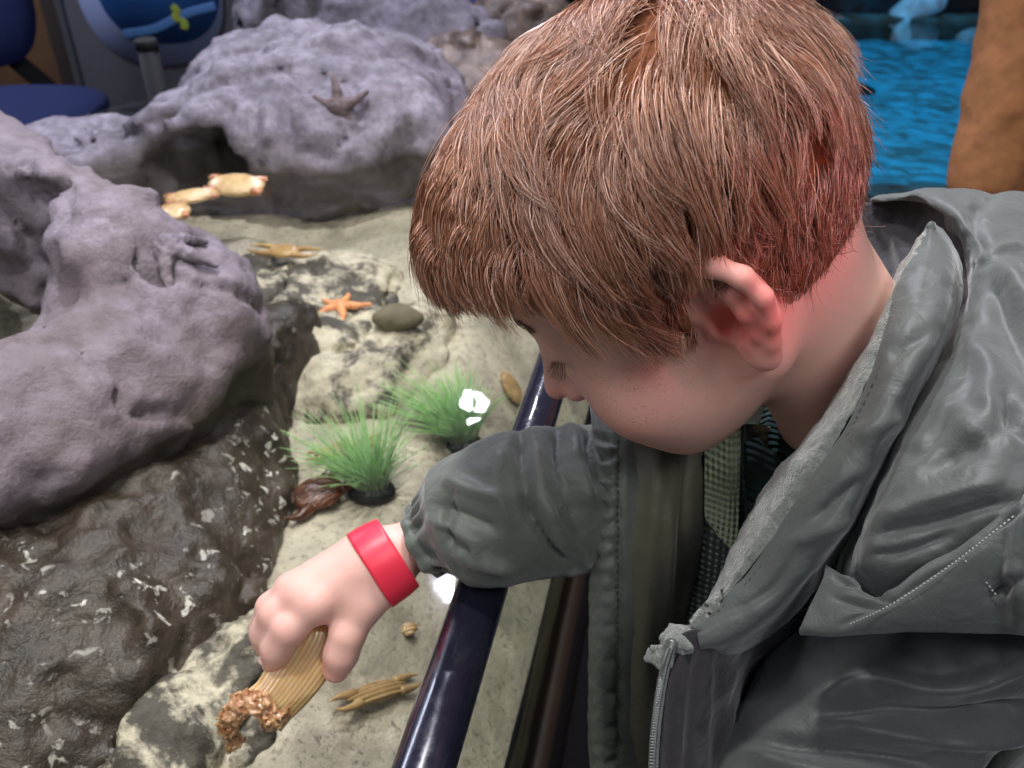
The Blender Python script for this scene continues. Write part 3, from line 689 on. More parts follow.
# right sleeve with its gathered cuff
sp1 = spline([at(424, 541, d=.566), at(452, 526, d=.560), at(490, 514, d=.554), at(540, 503, d=.560), at(600, 496, d=.592), at(660, 478, d=.625), at(720, 430, d=.645), SHR+[.01, -.01, 0]], 150)
sr1 = np.interp(np.linspace(0, 1, 150), [0, .03, .06, .10, .16, .28, .42, .6, .8, 1], [.0235, .0245, .0225, .0285, .0385, .0445, .0470, .049, .052, .055])
v, f = tube_geo(sp1, sr1, 120, False)
n_ = vnormals(v, f)
if (np.einsum('ij,ij->i', n_, v-np.repeat(sp1, 120, 0)) < 0).mean() > .5: n_ = -n_; f = f[:, ::-1]
v = v+n_*(.0022*fbm(v*28, 4))[:, None]
ax = np.repeat(np.linspace(0, 1, 150), 120); an = np.tile(np.linspace(0, 2*math.pi, 120, endpoint=False), 150)
v = v+n_*(.0026*np.exp(-((ax-.075)/.035)**2)*np.sin(an*15+3*np.sin(an*3))+.0012*np.exp(-((ax-.0)/.03)**2)*np.sin(an*9))[:, None]
CR = [([(520, 432), (523, 470), (530, 520)], -.0055, 5), ([(533, 432), (538, 470), (548, 520), (575, 575)], .0045, 7), ([(556, 428), (562, 470), (580, 530)], -.0060, 5), ([(570, 425), (580, 470), (592, 510)], .0045, 6), ([(588, 425), (592, 460), (600, 490)], -.005, 5),
    ([(528, 500), (545, 535), (575, 570)], -.0055, 5), ([(538, 497), (560, 530), (590, 565)], .004, 5), ([(443, 478), (470, 490), (500, 500)], .004, 6), ([(435, 505), (460, 512), (500, 530)], -.0032, 6), ([(452, 548), (475, 562), (520, 572)], .003, 6), ([(450, 490), (447, 520), (452, 550)], -.004, 5), ([(500, 445), (497, 480), (510, 530)], .0025, 9), ([(432, 520), (470, 540), (478, 560)], .003, 4)]
v = creases(v, n_, [(a_, b_*1.5, c_) for a_, b_, c_ in CR])
sleeve = part('sleeve', (v, f), M['jacket'], jacket)
so = sleeve.modifiers.new('solid', 'SOLIDIFY'); so.thickness = .002; so.offset = -1
# left sleeve
sp2 = spline([SHL+[.055, .03, .03], SHL+[-.02, -.01, -.03], ELL_+[.0, -.005, .01], (ELL_+WL)/2+[.005, 0, 0], WL+(ELL_-WL)*.12], 150)
sr2 = np.interp(np.linspace(0, 1, 150), [0, .3, .6, .9, 1], [.051, .056, .050, .036, .028])
v, f = tube_geo(sp2, sr2, 120, False); n_ = vnormals(v, f)
if (np.einsum('ij,ij->i', n_, v-np.repeat(sp2, 120, 0)) < 0).mean() > .5: n_ = -n_; f = f[:, ::-1]
v = v+n_*(.0050*fbm(v*20+3, 4))[:, None]
CR2 = [([(822, 700), (870, 680), (940, 690), (1030, 665)], .006, 9), ([(818, 715), (880, 708), (960, 715), (1030, 705)], -.007, 8), ([(830, 722), (900, 735), (980, 740), (1040, 725)], .005, 10), ([(760, 740), (840, 752), (930, 766)], -.006, 8), ([(745, 752), (820, 770), (900, 780)], .005, 9)]
v = creases(v, n_, [(a_, b_*1.5, c_*.85) for a_, b_, c_ in CR2])
o = part('sleeve', (v, f), M['jacket_shade'], jacket); so = o.modifiers.new('solid', 'SOLIDIFY'); so.thickness = .002; so.offset = -1
# right front of the jacket, hanging open over the rim, with a quilted placket
zz_ = np.arange(436, 780, 17)
qc = []
for k, y in enumerate(zz_): qc.append(([(592, y), (606, y+5), (620, y+(-4 if k % 2 else 9))], -.0026, 4.5)); qc.append(([(594, y+8), (606, y+12), (619, y+10)], .0016, 4))
pan, PV, PN = sheet('front_panel', [
    [(590, 405, .575), (604, 405, .560), (640, 410, .555), (700, 415, .58)],
    [(594, 450, .548), (610, 450, .535), (640, 452, .542), (690, 460, .57)],
    [(597, 490, .540), (612, 490, .526), (640, 492, .534), (690, 500, .565)],
    [(592, 560, .545), (608, 560, .531), (636, 562, .540), (684, 570, .57)],
    [(588, 640, .570), (603, 640, .556), (632, 642, .566), (674, 645, .595)],
    [(588, 720, .598), (603, 720, .584), (630, 722, .594), (664, 725, .62)],
    [(592, 800, .61), (606, 800, .596), (632, 800, .606), (664, 800, .63)],
    [(594, 880, .63), (608, 880, .615), (634, 880, .625), (664, 880, .65)]], M['jacket'], .004, 160, 60, qc+[([(622, 420), (620, 560), (620, 800)], -.0022, 4)], (.0012, 40), jacket)
seam('stitching', [at(618, y, d=float(np.interp(y, [450, 490, 560, 640, 720, 800], [.537, .528, .534, .560, .588, .600]))-.0022) for y in range(440, 800, 30)], M['thread'], .00045, 46, pan)
lin, _, _ = sheet('lining', [
    [(632, 425, .548), (670, 430, .546), (706, 440, .560), (740, 450, .60)],
    [(632, 480, .535), (665, 480, .533), (700, 485, .545), (735, 500, .59)],
    [(630, 560, .540), (660, 560, .538), (688, 560, .55), (715, 570, .60)],
    [(627, 650, .570), (650, 650, .568), (674, 650, .59), (700, 650, .63)],
    [(626, 760, .608), (645, 760, .606), (664, 760, .62), (690, 760, .66)],
    [(628, 880, .635), (645, 880, .63), (664, 880, .64), (690, 880, .67)]], M['lining'], .003, 80, 50, [([(690, 440), (680, 560), (660, 700)], -.004, 6), ([(660, 440), (650, 560), (640, 700)], .003, 9), ([(668, 490), (672, 600), (655, 720)], .003, 6)], (.0016, 32), jacket)
# sweater
sw, _, _ = sheet('sweater', [
    [(700, 430, .550), (730, 425, .540), (765, 425, .54), (800, 440, .545), (840, 470, .54)],
    [(700, 470, .548), (728, 468, .540), (760, 470, .54), (795, 480, .54), (835, 500, .53)],
    [(694, 530, .562), (722, 530, .550), (752, 530, .548), (790, 540, .540), (820, 550, .53)],
    [(684, 600, .58), (712, 600, .570), (745, 605, .565), (785, 610, .555), (815, 620, .54)],
    [(672, 700, .63), (705, 700, .615), (740, 700, .60), (785, 700, .58), (820, 700, .565)],
    [(664, 820, .66), (700, 820, .645), (740, 820, .63), (785, 820, .61), (820, 820, .60)]], M['knit'], .004, 70, 60, (), (.001, 40))
s = NT('pale_knit'); wv_ = s.n('TexWave'); wv_.inputs['Scale'].default_value = 110; wv_.bands_direction = 'X'; s.l(s.pos(), wv_.inputs[0]); w2 = s.n('TexWave'); w2.inputs['Scale'].default_value = 85; w2.bands_direction = 'Z'; s.l(s.pos(), w2.inputs[0])
s.col(s.mix(w2.outputs[0], (.20, .27, .14), (.34, .42, .25))); s.set(Roughness=.95, Sheen_Weight=.4); s.bump(s.mix(.5, wv_.outputs[0], w2.outputs[0]), .9, .003); M['pale_knit'] = s.m
sheet('pale_stripe', [
    [(704, 432, .545), (716, 430, .5395), (730, 426, .5355), (741, 425, .5365)],
    [(705, 480, .543), (716, 478, .539), (729, 478, .5350), (740, 478, .5365)],
    [(705, 515, .548), (716, 520, .545), (730, 528, .5420), (738, 535, .5425)],
    [(712, 528, .552), (720, 538, .548), (732, 550, .5460), (736, 560, .5480)]], M['pale_knit'], .003, 40, 40, (), (.0006, 60), sw)
col_, _, _ = sheet('sweater_collar', [
    [(736, 452, .545), (752, 438, .532), (768, 448, .524), (800, 470, .510)],
    [(738, 470, .545), (752, 468, .530), (770, 476, .520), (800, 492, .505)],
    [(742, 500, .550), (756, 500, .535), (772, 502, .525), (796, 512, .510)]], M['rib'], .004, 24, 40, (), (.0008, 60), sw)
nn_ = normalize(fromh((-.030, 0, -.025))-NB)
def shirt_sdf(p): return smax(smax(smin(torso_sdf(p), cap(p, SHL+[.01, .02, -.01], SHR, .034), .02)-.007, (p-NB)@nn_-.004, .004), -(p[..., 2]+.22), .006)
part('sweater_body', nets(shirt_sdf, (.10, .24, -.25), (.38, .62, .26), .005), M['rib'], sw)
# left front edge: fleece inner strip, nylon band, zip
fl_in = [(903, 262, .470), (889, 303, .452), (858, 360, .437), (836, 400, .434), (812, 436, .434), (776, 476, .440), (736, 547, .450), (711, 602, .456), (690, 628, .452)]
fl_out = [(928, 224, .468), (910, 257, .452), (891, 303, .430), (881, 345, .418), (856, 402, .414), (834, 444, .416), (798, 500, .424), (756, 560, .436), (727, 592, .440), (694, 625, .442)]
bd_out = [(934, 222, .475), (951, 250, .452), (952, 282, .432), (944, 322, .415), (922, 368, .404), (900, 408, .402), (870, 470, .404), (836, 535, .412), (798, 590, .424), (742, 640, .432), (702, 652, .438)]
def row_of(P, n=12): return [tuple(p) for p in spline(np.array(P, float), n)]
R1, R2, R3 = row_of(fl_in), row_of(fl_out), row_of(bd_out)
under = [(p[0]-5, p[1]+2, p[2]+.022) for p in R1]
midf = [((a[0]+b[0])/2, (a[1]+b[1])/2, (a[2]+b[2])/2-.006) for a, b in zip(R1, R2)]
fle, _, _ = sheet('fleece_lining', [under, R1, midf, R2], M['fleece'], .003, 50, 140, (), (.0011, 120), jacket)
midb = [((a[0]+b[0])/2, (a[1]+b[1])/2, (a[2]+b[2])/2-.007) for a, b in zip(R2, R3)]
tuck = [(p[0]+10, p[1]+10, p[2]+.035) for p in R3]
band, _, _ = sheet('collar_band', [[(p[0]-1, p[1], p[2]+.004) for p in R2], [(p[0]+3, p[1]+1, p[2]-.002) for p in R2], midb, R3, tuck], M['jacket_shade'], .002, 60, 140,
    [([(862, 480), (835, 500), (812, 520)], -.004, 6), ([(850, 520), (825, 530), (790, 545)], .003, 8), ([(790, 560), (770, 590), (720, 615)], -.0025, 6), ([(935, 330), (905, 345), (888, 360)], -.003, 7), ([(905, 420), (880, 425), (858, 440)], .0025, 10)], (.0016, 26), jacket)
seam('stitching', [at(p[0]+7, p[1]+4, d=p[2]-.0042) for p in R2], M['thread'], .0005, 60, band)
# zip end and the lower edge of the left front
zt, ZV, ZN = sheet('left_front', [
    [(664, 648, .448), (658, 690, .452), (652, 740, .458), (650, 800, .466), (650, 880, .48)],
    [(690, 630, .438), (676, 680, .440), (670, 740, .447), (668, 800, .455), (668, 880, .47)],
    [(720, 630, .436), (706, 680, .440), (700, 740, .446), (700, 800, .455), (700, 880, .47)],
    [(740, 636, .450), (732, 680, .470), (728, 740, .48), (728, 800, .49), (728, 880, .50)],
    [(770, 626, .49), (752, 680, .53), (748, 740, .54), (748, 800, .55), (748, 880, .56)],
    [(830, 606, .50), (810, 680, .54), (800, 740, .55), (800, 800, .55), (800, 880, .56)]], M['facing'], .003, 60, 80, [([(690, 650), (684, 700), (676, 780)], -.004, 5), ([(720, 650), (722, 700), (716, 780)], -.003, 8)], (.0015, 30), jacket)
zp = [at(676, 640, d=.436), at(668, 664, d=.440), at(661, 700, d=.444), at(656, 745, d=.450), at(654, 800, d=.46)]
part('zip_tape', tube_geo(spline(zp, 60), np.tile([[.0028, .0013]], (60, 1)), 10), M['fleece'], zt)
Z = spline(zp, 70); gs = []
for k in range(69):
    F_ = frame(Z[k+1]-Z[k], -AD); gs.append(box_geo((-.0007, -.0022, 0), (.0007, .0012, .0022), F_, Z[k]-AR*.0012))
part('zip_teeth', join_geo(*gs), simple('zip_metal', (.25, .27, .26), .35, .6), zt, smooth=False)
# fuzzy gathered end of the fleece edge
v, f = nets(lambda p: smin(smin(ell(p, at(664, 655, d=.446), (.0085, .0065, .006)), ell(p, at(682, 640, d=.443), (.011, .008, .006)), .004), ell(p, at(652, 657, d=.448), (.004, .003, .003)), .002)-.0022*fbm(p*190, 3), at(664, 650, d=.446)-.03, at(664, 650, d=.446)+.03, .0011)
part('collar_end', (v, f), M['fleece'], zt)
# hood, thrown back: a fat roll round the neck with a turned hem
hood, HV, HN = sheet('hood', [
    [(872, 205, .60), (905, 196, .585), (950, 192, .575), (1010, 196, .57), (1080, 205, .56), (1125, 230, 0.625)],
    [(874, 200, .58), (910, 187, .555), (950, 186, .545), (1010, 192, .535), (1080, 205, .53), (1125, 240, 0.595)],
    [(905, 205, .55), (925, 196, .525), (965, 196, .515), (1020, 208, .505), (1080, 222, .50), (1125, 260, 0.565)],
    [(945, 228, .52), (962, 224, .490), (990, 230, .478), (1030, 242, .468), (1090, 255, .465), (1125, 290, 0.535)],
    [(966, 270, .50), (976, 268, .468), (1000, 272, .450), (1040, 285, .438), (1100, 300, .435), (1125, 330, 0.515)],
    [(958, 325, .48), (974, 325, .442), (1004, 330, .425), (1050, 340, .414), (1100, 350, .414), (1125, 380, 0.495)],
    [(918, 385, .46), (940, 385, .415), (975, 390, .398), (1030, 395, .388), (1100, 400, .39), (1125, 430, 0.475)],
    [(886, 450, .45), (905, 450, .402), (945, 455, .384), (1010, 455, .374), (1090, 460, .38), (1125, 480, 0.465)],
    [(856, 515, .45), (872, 515, .400), (912, 518, .383), (985, 515, .370), (1080, 510, .372), (1125, 520, 0.460)],
    [(838, 560, .46), (852, 562, .408), (888, 570, .392), (960, 560, .376), (1050, 540, .372), (1125, 540, 0.465)],
    [(838, 590, .47), (850, 596, .43), (890, 605, .41), (960, 600, .395), (1050, 590, .39), (1125, 590, 0.475)]], M['jacket_shade'], .0022, 200, 170,
    [([(930, 215), (950, 232), (958, 270), (962, 310)], -.004, 5), ([(905, 195), (928, 215), (940, 225)], -.004, 6), ([(1000, 190), (975, 215), (985, 255)], -.004, 8), ([(1024, 245), (1000, 250), (975, 262)], .003, 4), ([(985, 270), (1010, 330), (1035, 380)], -.005, 12), ([(1000, 260), (1030, 300), (1060, 360)], .005, 12),
     ([(940, 400), (970, 430), (1000, 440)], .004, 14), ([(875, 520), (930, 500), (1000, 480)], .0035, 9), ([(870, 535), (940, 520), (1010, 500)], -.004, 6), ([(1024, 400), (985, 440), (930, 470)], -.004, 10), ([(960, 330), (990, 370), (985, 420)], .004, 14), ([(900, 460), (930, 440), (960, 400)], -.003, 9), ([(1000, 390), (1024, 430), (1060, 440)], -.005, 9), ([(870, 556), (905, 552), (950, 535)], -.003, 5)], (.0032, 22), jacket, 5)
sheet('hood_inside', [
    [(862, 203, .60), (905, 199, .57), (945, 200, .535), (975, 215, .515)],
    [(858, 245, .60), (900, 245, .57), (940, 250, .53), (972, 272, .495)],
    [(855, 300, .58), (900, 300, .55), (938, 310, .51), (966, 330, .475)],
    [(860, 380, .56), (900, 380, .53), (930, 390, .49), (945, 400, .46)]], M['facing'], .003, 40, 40, [([(880, 215), (905, 260), (900, 320)], .004, 9)], (.002, 40), hood)  # inside of the hood, its shade put into the near-black colour
flap, FV, FN = sheet('hood_hem', [
    [(826, 566, .420), (850, 578, .404), (884, 590, .392), (930, 562, .376), (963, 545, .366), (1000, 516, .360), (1040, 482, .358), (1125, 400, 0.445)],
    [(822, 580, .412), (846, 592, .400), (884, 598, .388), (930, 575, .372), (963, 558, .362), (1000, 535, .356), (1040, 505, .354), (1125, 440, 0.440)],
    [(808, 608, .408), (838, 614, .398), (880, 612, .386), (930, 602, .372), (963, 592, .364), (1000, 575, .358), (1040, 560, .356), (1125, 520, 0.440)],
    [(799, 630, .406), (832, 634, .399), (880, 630, .389), (930, 628, .378), (963, 627, .371), (1000, 627, .366), (1040, 630, .364), (1125, 635, 0.445)],
    [(802, 637, .412), (834, 637, .407), (880, 634, .398), (930, 631, .387), (963, 630, .380), (1000, 630, .375), (1040, 633, .373), (1125, 640, 0.455)],
    [(812, 626, .430), (840, 626, .425), (880, 622, .415), (930, 618, .40), (963, 616, .395), (1000, 616, .39), (1040, 618, .388), (1125, 625, 0.465)]], M['jacket_shade'], .0022, 80, 150,
    [([(830, 578), (860, 585), (890, 600)], -.004, 4), ([(835, 600), (865, 606), (885, 600)], -.004, 5), ([(842, 625), (885, 603), (963, 553), (1040, 494)], -.0022, 3.5), ([(1010, 560), (1024, 600), (1030, 625)], .003, 10), ([(990, 600), (1010, 585), (1024, 575)], -.003, 5)], (.0012, 24), jacket, 2)
seam('stitching', [at(850, 624, d=.3915), at(885, 608, d=.3835), at(925, 583, d=.3705), at(963, 556, d=.3605), at(1000, 527, d=.3545), at(1045, 492, d=.3525)], M['pale_thread'], .00035, 54, flap)
seam('stitching', [at(962, 558, d=.361), at(980, 575, d=.360), at(997, 596, d=.359)], M['pale_thread'], .00035, 12, flap)
# trousers and shoes below the jacket
def tr_sdf(p):
    d = ell(p, (.26, .42, -.20), (.085, .115, .10))
    for sx in (-1, 1):
        hp = HIP+[0, .062*sx, 0]; kn = HIP+[-.02, .07*sx, -.28]; an = np.array([.29, .42+.075*sx, -.70]); d = smin(d, chain(p, [hp, kn, an], [.080, .060, .050], .02), .025)
    return smax(d, -(p[..., 2]+.715), .004)-.004*fbm(p*18, 3)
part('trousers', nets(tr_sdf, (.1, .2, -.76), (.42, .64, -.08), .008), simple('dark_trousers', (.02, .025, .04), .9, bump=(120, .001)))
for sx in (-1, 1):
    a0 = np.array([.305, .42+.075*sx, -.722]); a1 = np.array([.185, .42+.085*sx, -.728])
    part('shoe', nets(lambda p: smax(smin(cap(p, a0, a1, .034, .030), sph(p, a0+[0, 0, .02], .036), .02), -(p[..., 2]+.749), .003), (.1, .3, -.76), (.38, .56, -.65), .004), simple('black_shoe', (.02, .02, .022), .5))
# red paper wristband
wa = at(364, 566, d=.560); wb = at(399, 549, d=.566); ctr = at(381, 557, d=.5655); wd_ = normalize(at(400, 545, d=.5685)-at(362, 570, d=.5625))
F_ = frame(wd_, -AD); u = np.linspace(-.0105, .0105, 12); a = np.linspace(0, 2*math.pi, 72)
U, Aa = np.meshgrid(u, a, indexing='ij')
base_r = lambda P: P
L_ = np.stack([U, np.cos(Aa), np.sin(Aa)], -1)
dirs = (np.cos(Aa)[..., None]*F_[:, 1]+np.sin(Aa)[..., None]*F_[:, 2]); P0 = ctr+U[..., None]*F_[:, 0]
r = np.full(U.shape, .035)
for _ in range(30): r = r-(hand_sdf((P0+dirs*r[..., None]).reshape(-1, 3)).reshape(U.shape)-.0016)*.8
r = (r+np.median(r, 0)*2)/3+.0004*np.sin(Aa*3)
wbm = part('wristband', ((P0+dirs*r[..., None]).reshape(-1, 3), grid_faces(12, 72)), simple('red_paper', (.80, .035, .07), .38))
so = wbm.modifiers.new('solid', 'SOLIDIFY'); so.thickness = .0008

# ------------------------------------------------------------ what lives and lies in the tank
def hit(g, x, y, d0=.4, d1=2.6):
    ds = np.linspace(d0, d1, 2200); P = np.array([at(x, y, d=k) for k in (0., 1.)]); Q = P[0]+(P[1]-P[0])*ds[:, None]; v = g(Q); i = np.argmax(v < 0)
    n = np.array([g(Q[i][None]+np.eye(3)[k]*2e-3)[0]-g(Q[i][None]-np.eye(3)[k]*2e-3)[0] for k in range(3)]); return Q[i], normalize(n)
def glossy_mat(name, c0, c1, trans=.0, rough=.28, sc=40, sss=.3):
    s = NT(name); n = s.noise(sc, 4, .6, .3); s.col(s.ramp(n, [(.35, c0), (.65, c1)])); s.set(Roughness=rough, Subsurface_Weight=sss, Subsurface_Radius=(1, .5, .2), Subsurface_Scale=.006, Coat_Weight=.3); s.bump(n, .3, .001); return s.m
M['orange'] = glossy_mat('orange_skin', (.72, .26, .10), (.95, .45, .20), sc=150, rough=.6)
def starfish(c, n, up, R0, r0, mat, label, sag=0, arms=5, surf=None):
    F_ = frame(up, n)
    def g(p):
        q = (p-c)@F_; d = ell(q, (0, 0, .0), (r0*1.5, r0*1.5, r0*.8))
        for k in range(arms):
            a = k*2*math.pi/arms+.12*math.sin(k*2.3); e = np.array([math.cos(a), math.sin(a), 0]); b = np.array([math.cos(a+.14*math.cos(k*3)), math.sin(a+.14*math.cos(k*3)), 0])
            L_ = R0*(1+.1*math.sin(k*5))
            d = smin(d, chain(q, [(0, 0, 0), e*L_*.5+[0, 0, -sag*.3], b*L_+[0, 0, -sag]], [r0, r0*.72, r0*.35], r0*.2), r0*.6)
        return d-.12*r0*vnoise(q*260)
    v, f = nets(g, np.array(c)-R0*1.4, np.array(c)+R0*1.4, r0*.14); o = link('starfish', mesh_np('starfish', v-c, f), mat); o.location = c; return tag(o, label, 'starfish', 'starfish in the touch tank')
P_, n_ = hit(RG[2], 340, 308); starfish(P_+n_*.003, n_*.3+np.array([0, 0, .7]), (.3, .9, 0), .034, .0062, M['orange'], 'orange starfish lying on the submerged sandy rock', .002)
P_, n_ = hit(RG[4], 338, 108); starfish(P_+n_*.002, n_, (0, .2, 1), .042, .0095, simple('brown_grey_starfish', (.15, .11, .11), .7, bump=(200, .001)), 'grey brown starfish clinging to the dry face of the pale back rock', .012)
P_, n_ = hit(RG[0], 168, 246); starfish(P_-n_*.002, n_*.5+np.array([0, 0, .6]), (1, -.3, 0), .040, .0088, M['rock_left'], 'purple grey starfish draped over the end of the left rock', .020)
def purse(c, axis, up, L, W, T, mat, label, horn=.35, bend=0, name='egg_case', group=None, hornmat=None, hr=.09):
    """flattened leathery egg case with a curled horn at each corner"""
    F_ = frame(axis, up); c = np.array(c, float)
    def g(p):
        q = (p-c)@F_; x = q[..., 0]; zb = q[..., 2]-bend*x*x/L
        k = ((np.abs(x)/(L/2))**2.6+(np.abs(q[..., 1])/(W/2*(1+.12*np.cos(x/L*6))))**2.6)**(1/2.6); z = zb/(T/2)
        return (np.sqrt(k*k+z*z)-1)*min(T, W)*.42-.0004*np.sin(q[..., 1]*2600/1.5)
    m = max(L, W)*.75; v, f = nets(g, c-m, c+m, max(T*.09, L/75)); o = link(name, mesh_np(name, v-c, f), mat); o.location = c
    tag(o, label, 'egg case', group or 'egg cases lying in the touch tank')
    for sx in (-1, 1):
        for sy in (-1, 1):
            if horn <= 0: continue
            p0 = np.array([sx*L*.36, sy*W*.30, 0]); p1 = p0+[sx*L*(.08+horn*.45), sy*W*.06, T*.05]; p2 = p0+[sx*L*(.08+horn*.9), -sy*W*.10, T*.2]
            P = spline([p0, p1, p2], 14)@F_.T; vv, ff = tube_geo(P, np.minimum(np.linspace(W*hr*1.9, W*.02, 14), T*.42), 8); h_ = link('horn', mesh_np('horn', vv, ff), hornmat or mat, o); h_.location = (0, 0, 0); h_.matrix_parent_inverse = Matrix.Identity(4)
    return o
M['case_dark'] = glossy_mat('dark_brown_case', (.07, .022, .010), (.15, .05, .02))
M['case_tan'] = glossy_mat('tan_case', (.28, .17, .07), (.50, .36, .18))
M['case_amber'] = glossy_mat('amber_case', (.36, .20, .07), (.58, .40, .18))
M['case_cream'] = glossy_mat('cream_case', (.50, .33, .14), (.68, .52, .28), rough=.22)
M['case_tip'] = glossy_mat('rusty_tip', (.34, .13, .05), (.52, .24, .10))
Zs = -.088
def px_axis(x0, y0, x1, y1, z): return at(x1, y1, z=z)-at(x0, y0, z=z)
purse(at_bed(318, 493, .009), px_axis(345, 478, 290, 512, Zs), (0, 0, 1), .050, .040, .014, M['case_dark'], 'dark brown horned egg case on the sand in front of the plastic grass', .5, hr=.12)
purse(at_bed(512, 388, .007), at_bed(520, 402)-at_bed(504, 374), (.5, 0, .9), .044, .026, .011, M['case_tan'], 'small hornless tan egg case on the sand between black rim and farther plastic grass', .0)
purse(at_bed(345, 448, .008), px_axis(300, 460, 378, 440, -.085), (0, 0, 1), .058, .018, .010, M['case_amber'], 'long amber egg case lying behind the left clump of plastic grass', .28, hornmat=M['case_tip'])
purse(at_bed(378, 692, .007), at_bed(430, 674)-at_bed(340, 702), (.4, 0, .9), .062, .016, .009, M['case_tan'], 'long blurry tan egg case under water below the hand, beside the rim', .45, hr=.14)
purse(at_bed(408, 629, .004), px_axis(400, 632, 420, 626, -.10), (0, 0, 1), .016, .012, .006, M['case_tan'], 'smallest egg case, a tan blob on the sand below the wristband', .0)
purse(at(284, 251, z=-.05), px_axis(250, 249, 320, 254, -.05), (0, 0, 1), .040, .030, .010, M['case_amber'], 'pale olive egg case under water behind the orange starfish', .9)
purse(at(236, 185, z=.004), px_axis(205, 184, 270, 187, 0), (0, -.3, 1), .078, .040, .018, M['case_cream'], 'large cream egg case floating nearest the cave, rightmost of the three', .10, hornmat=M['case_tip'])
purse(at(192, 196, z=.002), px_axis(165, 200, 215, 192, 0), (0, -.2, 1), .066, .026, .012, M['case_cream'], 'narrow cream egg case between two others beside the cave', .10, hornmat=M['case_tip'])
purse(at(175, 212, z=.002), px_axis(175, 205, 178, 220, 0), (0, -.2, 1), .044, .036, .018, M['case_cream'], 'short rounded cream egg case nearest the left rock, lowest of the three', .10, hornmat=M['case_tip'])
# the one in his hand: ribbed, amber, with a frilled open end
s = NT('ribbed_amber'); wv_ = s.n('Attribute'); wv_.attribute_name = 'rib'; n = s.noise(70, 4, .6)
c = s.ramp(wv_.outputs['Fac'], [(.2, (.54, .34, .145)), (.8, (.68, .48, .24))]); c = s.mix(s.ramp(n, [(.4, 0.), (.7, .5)]), c, (.46, .24, .07)); s.col(c)
s.set(Roughness=.30, Subsurface_Weight=.5, Subsurface_Radius=(1, .5, .15), Subsurface_Scale=.01, Coat_Weight=.4); M['ribbed'] = s.m
M['ribbed_dark'] = glossy_mat('dark_amber', (.20, .085, .018), (.34, .16, .04), rough=.35)
pth = spline([at(322, 622, d=.572), at(316, 640, d=.568), at(302, 664, d=.563), at(282, 692, d=.557), at(262, 713, d=.551)], 90)
wdt = np.interp(np.linspace(0, 1, 90), [0, .1, .3, .6, .85, 1], [.010, .0165, .0195, .0178, .0155, .0165]); thk = np.interp(np.linspace(0, 1, 90), [0, .15, .6, 1], [.004, .0075, .0070, .0055])
v, f = tube_geo(pth, np.stack([thk, wdt], 1), 144, True, up=-AD)
an = np.tile(np.linspace(0, 2*math.pi, 144, endpoint=False), 92); rib = .5+.5*np.sin(np.sin(an)*40); n_ = vnormals(v, f); n_ = n_*np.sign((n_*(v-np.repeat(np.vstack([pth[:1], pth, pth[-1:]]), 144, 0))).sum(1))[:, None]
v = v+n_*(.0003*(rib-.5))[:, None]; cc = v.mean(0)
me = mesh_np('egg_case', v-cc, f); ca = me.attributes.new('rib', 'FLOAT', 'POINT'); ca.data.foreach_set('value', rib.astype(np.float32))
held = link('egg_case', me, M['ribbed']); held.location = cc; tag(held, 'ribbed amber egg case with a frilled end, held in the hand of the boy', 'egg case')
fp = [at(283, 716, d=.548), at(272, 719, d=.546), at(262, 706, d=.545), at(250, 701, d=.545), at(239, 706, d=.544), at(230, 717, d=.545), at(227, 730, d=.547), at(232, 743, d=.550), at(240, 741, d=.551)]
def frill(p):
    d = chain(p, fp, [.0040, .0052, .0056, .0054, .0054, .0050, .0040, .0036, .003], .004); return d-.0026*fbm(p*330, 3)-.001*vnoise(p*820)
v, f = nets(frill, at(250, 722, d=.548)-.035, at(250, 722, d=.548)+.035, .0008)
M['frill'] = glossy_mat('frilled_brown', (.25, .10, .035), (.62, .38, .20), rough=.12, sc=160); o = link('frilled_end', mesh_np('f', v-cc, f), M['frill'], held); o.matrix_parent_inverse = Matrix.Identity(4)
# plastic grass
s = NT('plastic_blade'); g = s.n('NewGeometry'); at2 = s.n('Attribute'); at2.attribute_name = 'len'
c = s.ramp(at2.outputs['Fac'], [(.05, (.45, .50, .48)), (.45, (.42, .70, .40)), (1, (.50, .95, .30))]); s.col(s.mix(s.math('MULTIPLY', g.outputs['Random Per Island'], .5), c, (.55, .80, .35))); s.set(Roughness=.35, Transmission_Weight=.25); M['blade'] = s.m
def grass(c, n, hgt, spread, lean, label, group=None):
    c = np.array(c); root = empty('plastic_grass', c, label, 'artificial plant')
    prof = [(.0001, .012), (.012, .0118), (.019, .009), (.021, .004), (.0205, 0), (.0001, 0)]
    v, f = lathe_geo(prof, 32); v = v*[1.15, .8, 1]; link('base', mesh_np('base', v+c, f[:, ::-1]), simple('black_weight', (.02, .022, .025), .5), root)
    r = np.random.default_rng(int(hgt*1e4)); a = r.random(n)*2*math.pi; q = np.sqrt(r.random(n)); st = c+np.stack([np.cos(a)*q*.017, np.sin(a)*q*.011, np.full(n, .010)], 1)
    out = np.stack([np.cos(a), np.sin(a), 0*a], 1)*q[:, None]*spread*(.6+.6*r.random(n))[:, None]+np.array(lean)*(.5+r.random(n))[:, None]
    t = np.linspace(0, 1, 10)[None, :, None]; h = hgt*(.55+.5*r.random(n))
    P = st[:, None]+out[:, None]*t**1.5+np.array([0, 0, 1.])*(h[:, None, None]*(t-.22*t**3))+r.normal(size=(n, 1, 3))*.003*t
    P[..., 2] = np.minimum(P[..., 2], -.004)
    v, f = strands_geo(P, .0006+.0003*r.random(n), .3); me = mesh_np('blades', v, f); at_ = me.attributes.new('len', 'FLOAT', 'POINT'); at_.data.foreach_set('value', np.tile(np.repeat(np.linspace(0, 1, 10), 3), n).astype(np.float32))
    o = link('grass_blades', me, M['blade'], root); o['kind'] = 'stuff'
